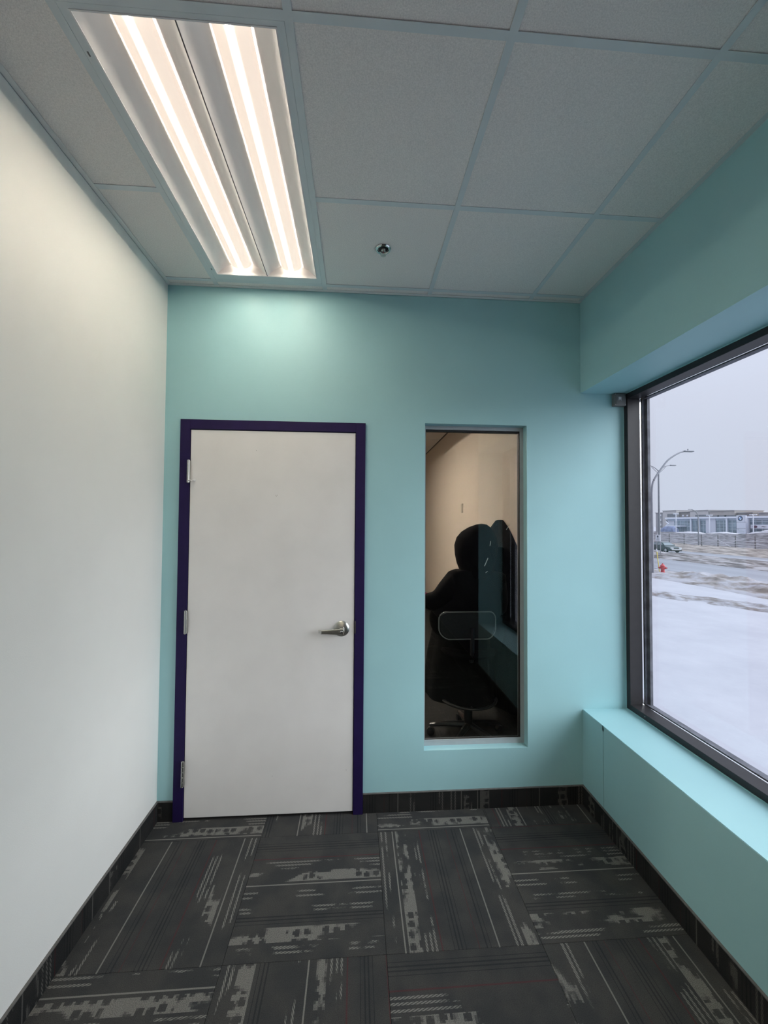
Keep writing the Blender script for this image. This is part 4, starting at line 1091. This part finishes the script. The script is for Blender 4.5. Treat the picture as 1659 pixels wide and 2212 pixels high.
# sign tower with the round badge
TX = 146.5
tw = empty('sign_tower', (TX, 144.6, GZ)); tag(tw, 'tall white sign tower bearing a blue and white roundel', 'sign tower')
k_ = TX / 150.0
ty0, ty1 = 146.2 * k_, 149.95 * k_
M['tower'] = mat('white_tower_panel', (.58, .60, .67), .6, var=.03)
M['tower_dark'] = mat('grey_tower_core', (.20, .21, .25), .6, var=.05)
obj('tower_core', MB().box(TX + .1, TX + .6, ty0 + .05, ty1 - .05, GZ - .3, 5.5), M['tower'], tw)
def zt(z): return H + (z - H) * k_
pa = obj('sign_panel', MB().box(TX, TX + .2, ty0 + .35, ty1 - .02, zt(3.05), zt(5.65)), M['tower'], tw)
obj('sign_panel', MB().box(TX, TX + .2, ty0, ty1, zt(.55), zt(2.95)), M['tower'], tw)
pc = obj('sign_panel', MB().box(TX, TX + .2, ty0, ty1, zt(-1.9), zt(.45)), M['tower'], tw)
for za in (.5, 3.0):
    obj('panel_joint', MB().box(TX - .01, TX + .12, ty0, ty1, zt(za) - .07, zt(za) + .07), M['tower_dark'], tw)
cy_, cz_ = ty0 + 2.05, zt(4.45)
bdg = obj('roundel', MB().lathe((TX - .001, cy_, cz_), (-1, 0, 0), [(.98, 0), (.98, .05), (.90, .07), (.60, .07)], 32), mat('dark_roundel_ring', (.045, .055, .10), .4, var=.05), tw)
blue_m = mat('roundel_blue', (.10, .22, .46), .4, var=.04)
for q in range(4):
    a0 = q * math.pi / 2
    pts = [(TX - .072, cy_, cz_)] + [(TX - .072, cy_ + .60 * math.cos(a0 + t * math.pi / 12), cz_ + .60 * math.sin(a0 + t * math.pi / 12)) for t in range(7)]
    obj('roundel_quarter', MB().prism(pts, None, (-.02, 0, 0)), M['fac_trim'] if q in (0, 2) else blue_m, bdg)
ink = mat('grey_green_sign_ink', (.30, .36, .36), .6, var=.1)
for (za, a, b) in ((-.1, 1.3, 3.2), (-.75, .5, 2.7), (.2, 2.7, 3.3)):
    obj('text_line', MB().box(TX - .02, TX, ty0 + a, ty0 + b, zt(za) - .06, zt(za) + .06), ink, pc)

# ---------------------------------------------------------------- far hotel blocks behind the showroom, haze mixed into their pale colours
HX = 195.0
M['h_grey'] = mat('hazed_grey_hotel_wall', (.30, .295, .31), .8, var=.05, vscale=.5)
M['h_cream'] = mat('hazed_cream_hotel_wall', (.46, .44, .44), .8, var=.04, vscale=.5)
M['h_tan'] = mat('hazed_tan_hotel_wall', (.36, .33, .315), .8, var=.05, vscale=.5)
M['h_brown'] = mat('hazed_brown_hotel_wall', (.24, .22, .215), .8, var=.06, vscale=.5)
M['h_win'] = mat('hazed_hotel_window_glass', (.16, .165, .185), .4, var=.1)
M['h_light'] = mat('haze_pale_hotel_panel', (.60, .60, .65), .7, var=.04)
M['h_roof'] = mat('roof_edge', (.28, .265, .27), .8, var=.05)
def block(y1, y0, top, wm, label, wins=(), depth=16, x=HX):
    b = empty('hotel_block', (x + depth / 2, (y0 + y1) / 2, GZ)); tag(b, label, 'building')
    obj('block_wall', MB().box(x, x + depth, y0, y1, GZ - .3, top - .35), wm, b)
    obj('roof_edge', MB().box(x - .4, x + depth + .3, y0 - .2, y1 + .2, top - .35, top), M['h_roof'], b)
    for (y, z, w_, h_, m_) in wins:
        w2 = obj('window', MB().box(x - .12, x + .02, y - w_ / 2, y + w_ / 2, z - h_ / 2, z + h_ / 2), M[m_], b)
        if m_ == 'h_light':
            obj('window_shade', MB().box(x - .14, x - .10, y - w_ / 2, y + w_ / 2, z - h_ / 2 - .75, z - h_ / 2), M['h_win'], w2)
    return b
lw = []
for y in (249.6, 245.6):
    for z in (8.0, 4.9, 1.9, -.8):
        lw.append((y, z, 1.7, 1.2, 'h_light'))
block(253.5, 244.1, 9.8, M['h_grey'], 'grey four-storey block at the left end of the far buildings', lw, x=197)
block(243.6, 232.8, 10.8, M['h_cream'], 'tall cream block beside the grey four-storey block', [(236.6, 7.6, 6.6, 1.9, 'h_win'), (239.6, 4.0, 2.2, 1.6, 'h_win')], x=194)
block(232.3, 223.1, 9.75, M['h_brown'], 'dark brown stretch between the two cream blocks', [(230.0, 7.4, 1.3, .9, 'h_light'), (226.8, 7.4, 1.3, .9, 'h_light'), (223.8, 7.1, .8, .9, 'h_light')], x=196)
block(222.6, 210.2, 10.2, M['h_cream'], 'wide cream block behind the showroom doors', [(214.5, 7.1, 9.0, .9, 'h_win')], x=194)
block(209.7, 194.9, 9.6, M['h_tan'], 'tan block behind the showroom grid windows', [(201, 6.6, 13.5, .8, 'h_win'), (204.2, 6.5, 1.0, .9, 'h_light'), (200.0, 6.5, 1.0, .9, 'h_light')], x=194)
block(194.3, 186.2, 8.35, M['h_brown'], 'low brown block behind the sign tower', [(188.9, 7.2, 2.4, .5, 'h_win')], x=195)
block(183.2, 165.0, 8.0, M['h_grey'], 'grey roof block at the far right beyond the wall sign', [(177.0, 7.2, 2.2, 1.1, 'h_win')], x=195)

# blue covered mass by the showroom corner
M['blue_tarp'] = mat('blue_grey_tarpaulin', (.17, .20, .31), .7, var=.3, vscale=.8, bump=.5, bscale=2)
rings = []
for k, (y, s_) in enumerate(((178.6, .25), (178.0, .8), (176.6, .98), (174.0, 1.0), (171.9, .98), (170.8, .8), (170.2, .3))):
    rings.append([(142 + 1.5 * math.cos(a), y, GZ + 3.45 * s_ * max(-.05, math.sin(a)) ** .5 if math.sin(a) > 0 else GZ - .1) for a in [math.pi * i / 12 - .0001 for i in range(13)]])
tp = obj('covered_stack', MB().loft(rings), M['blue_tarp'], smooth='auto'); tag(tp, 'rounded blue-grey covered stack beside the showroom corner', 'covered stack')
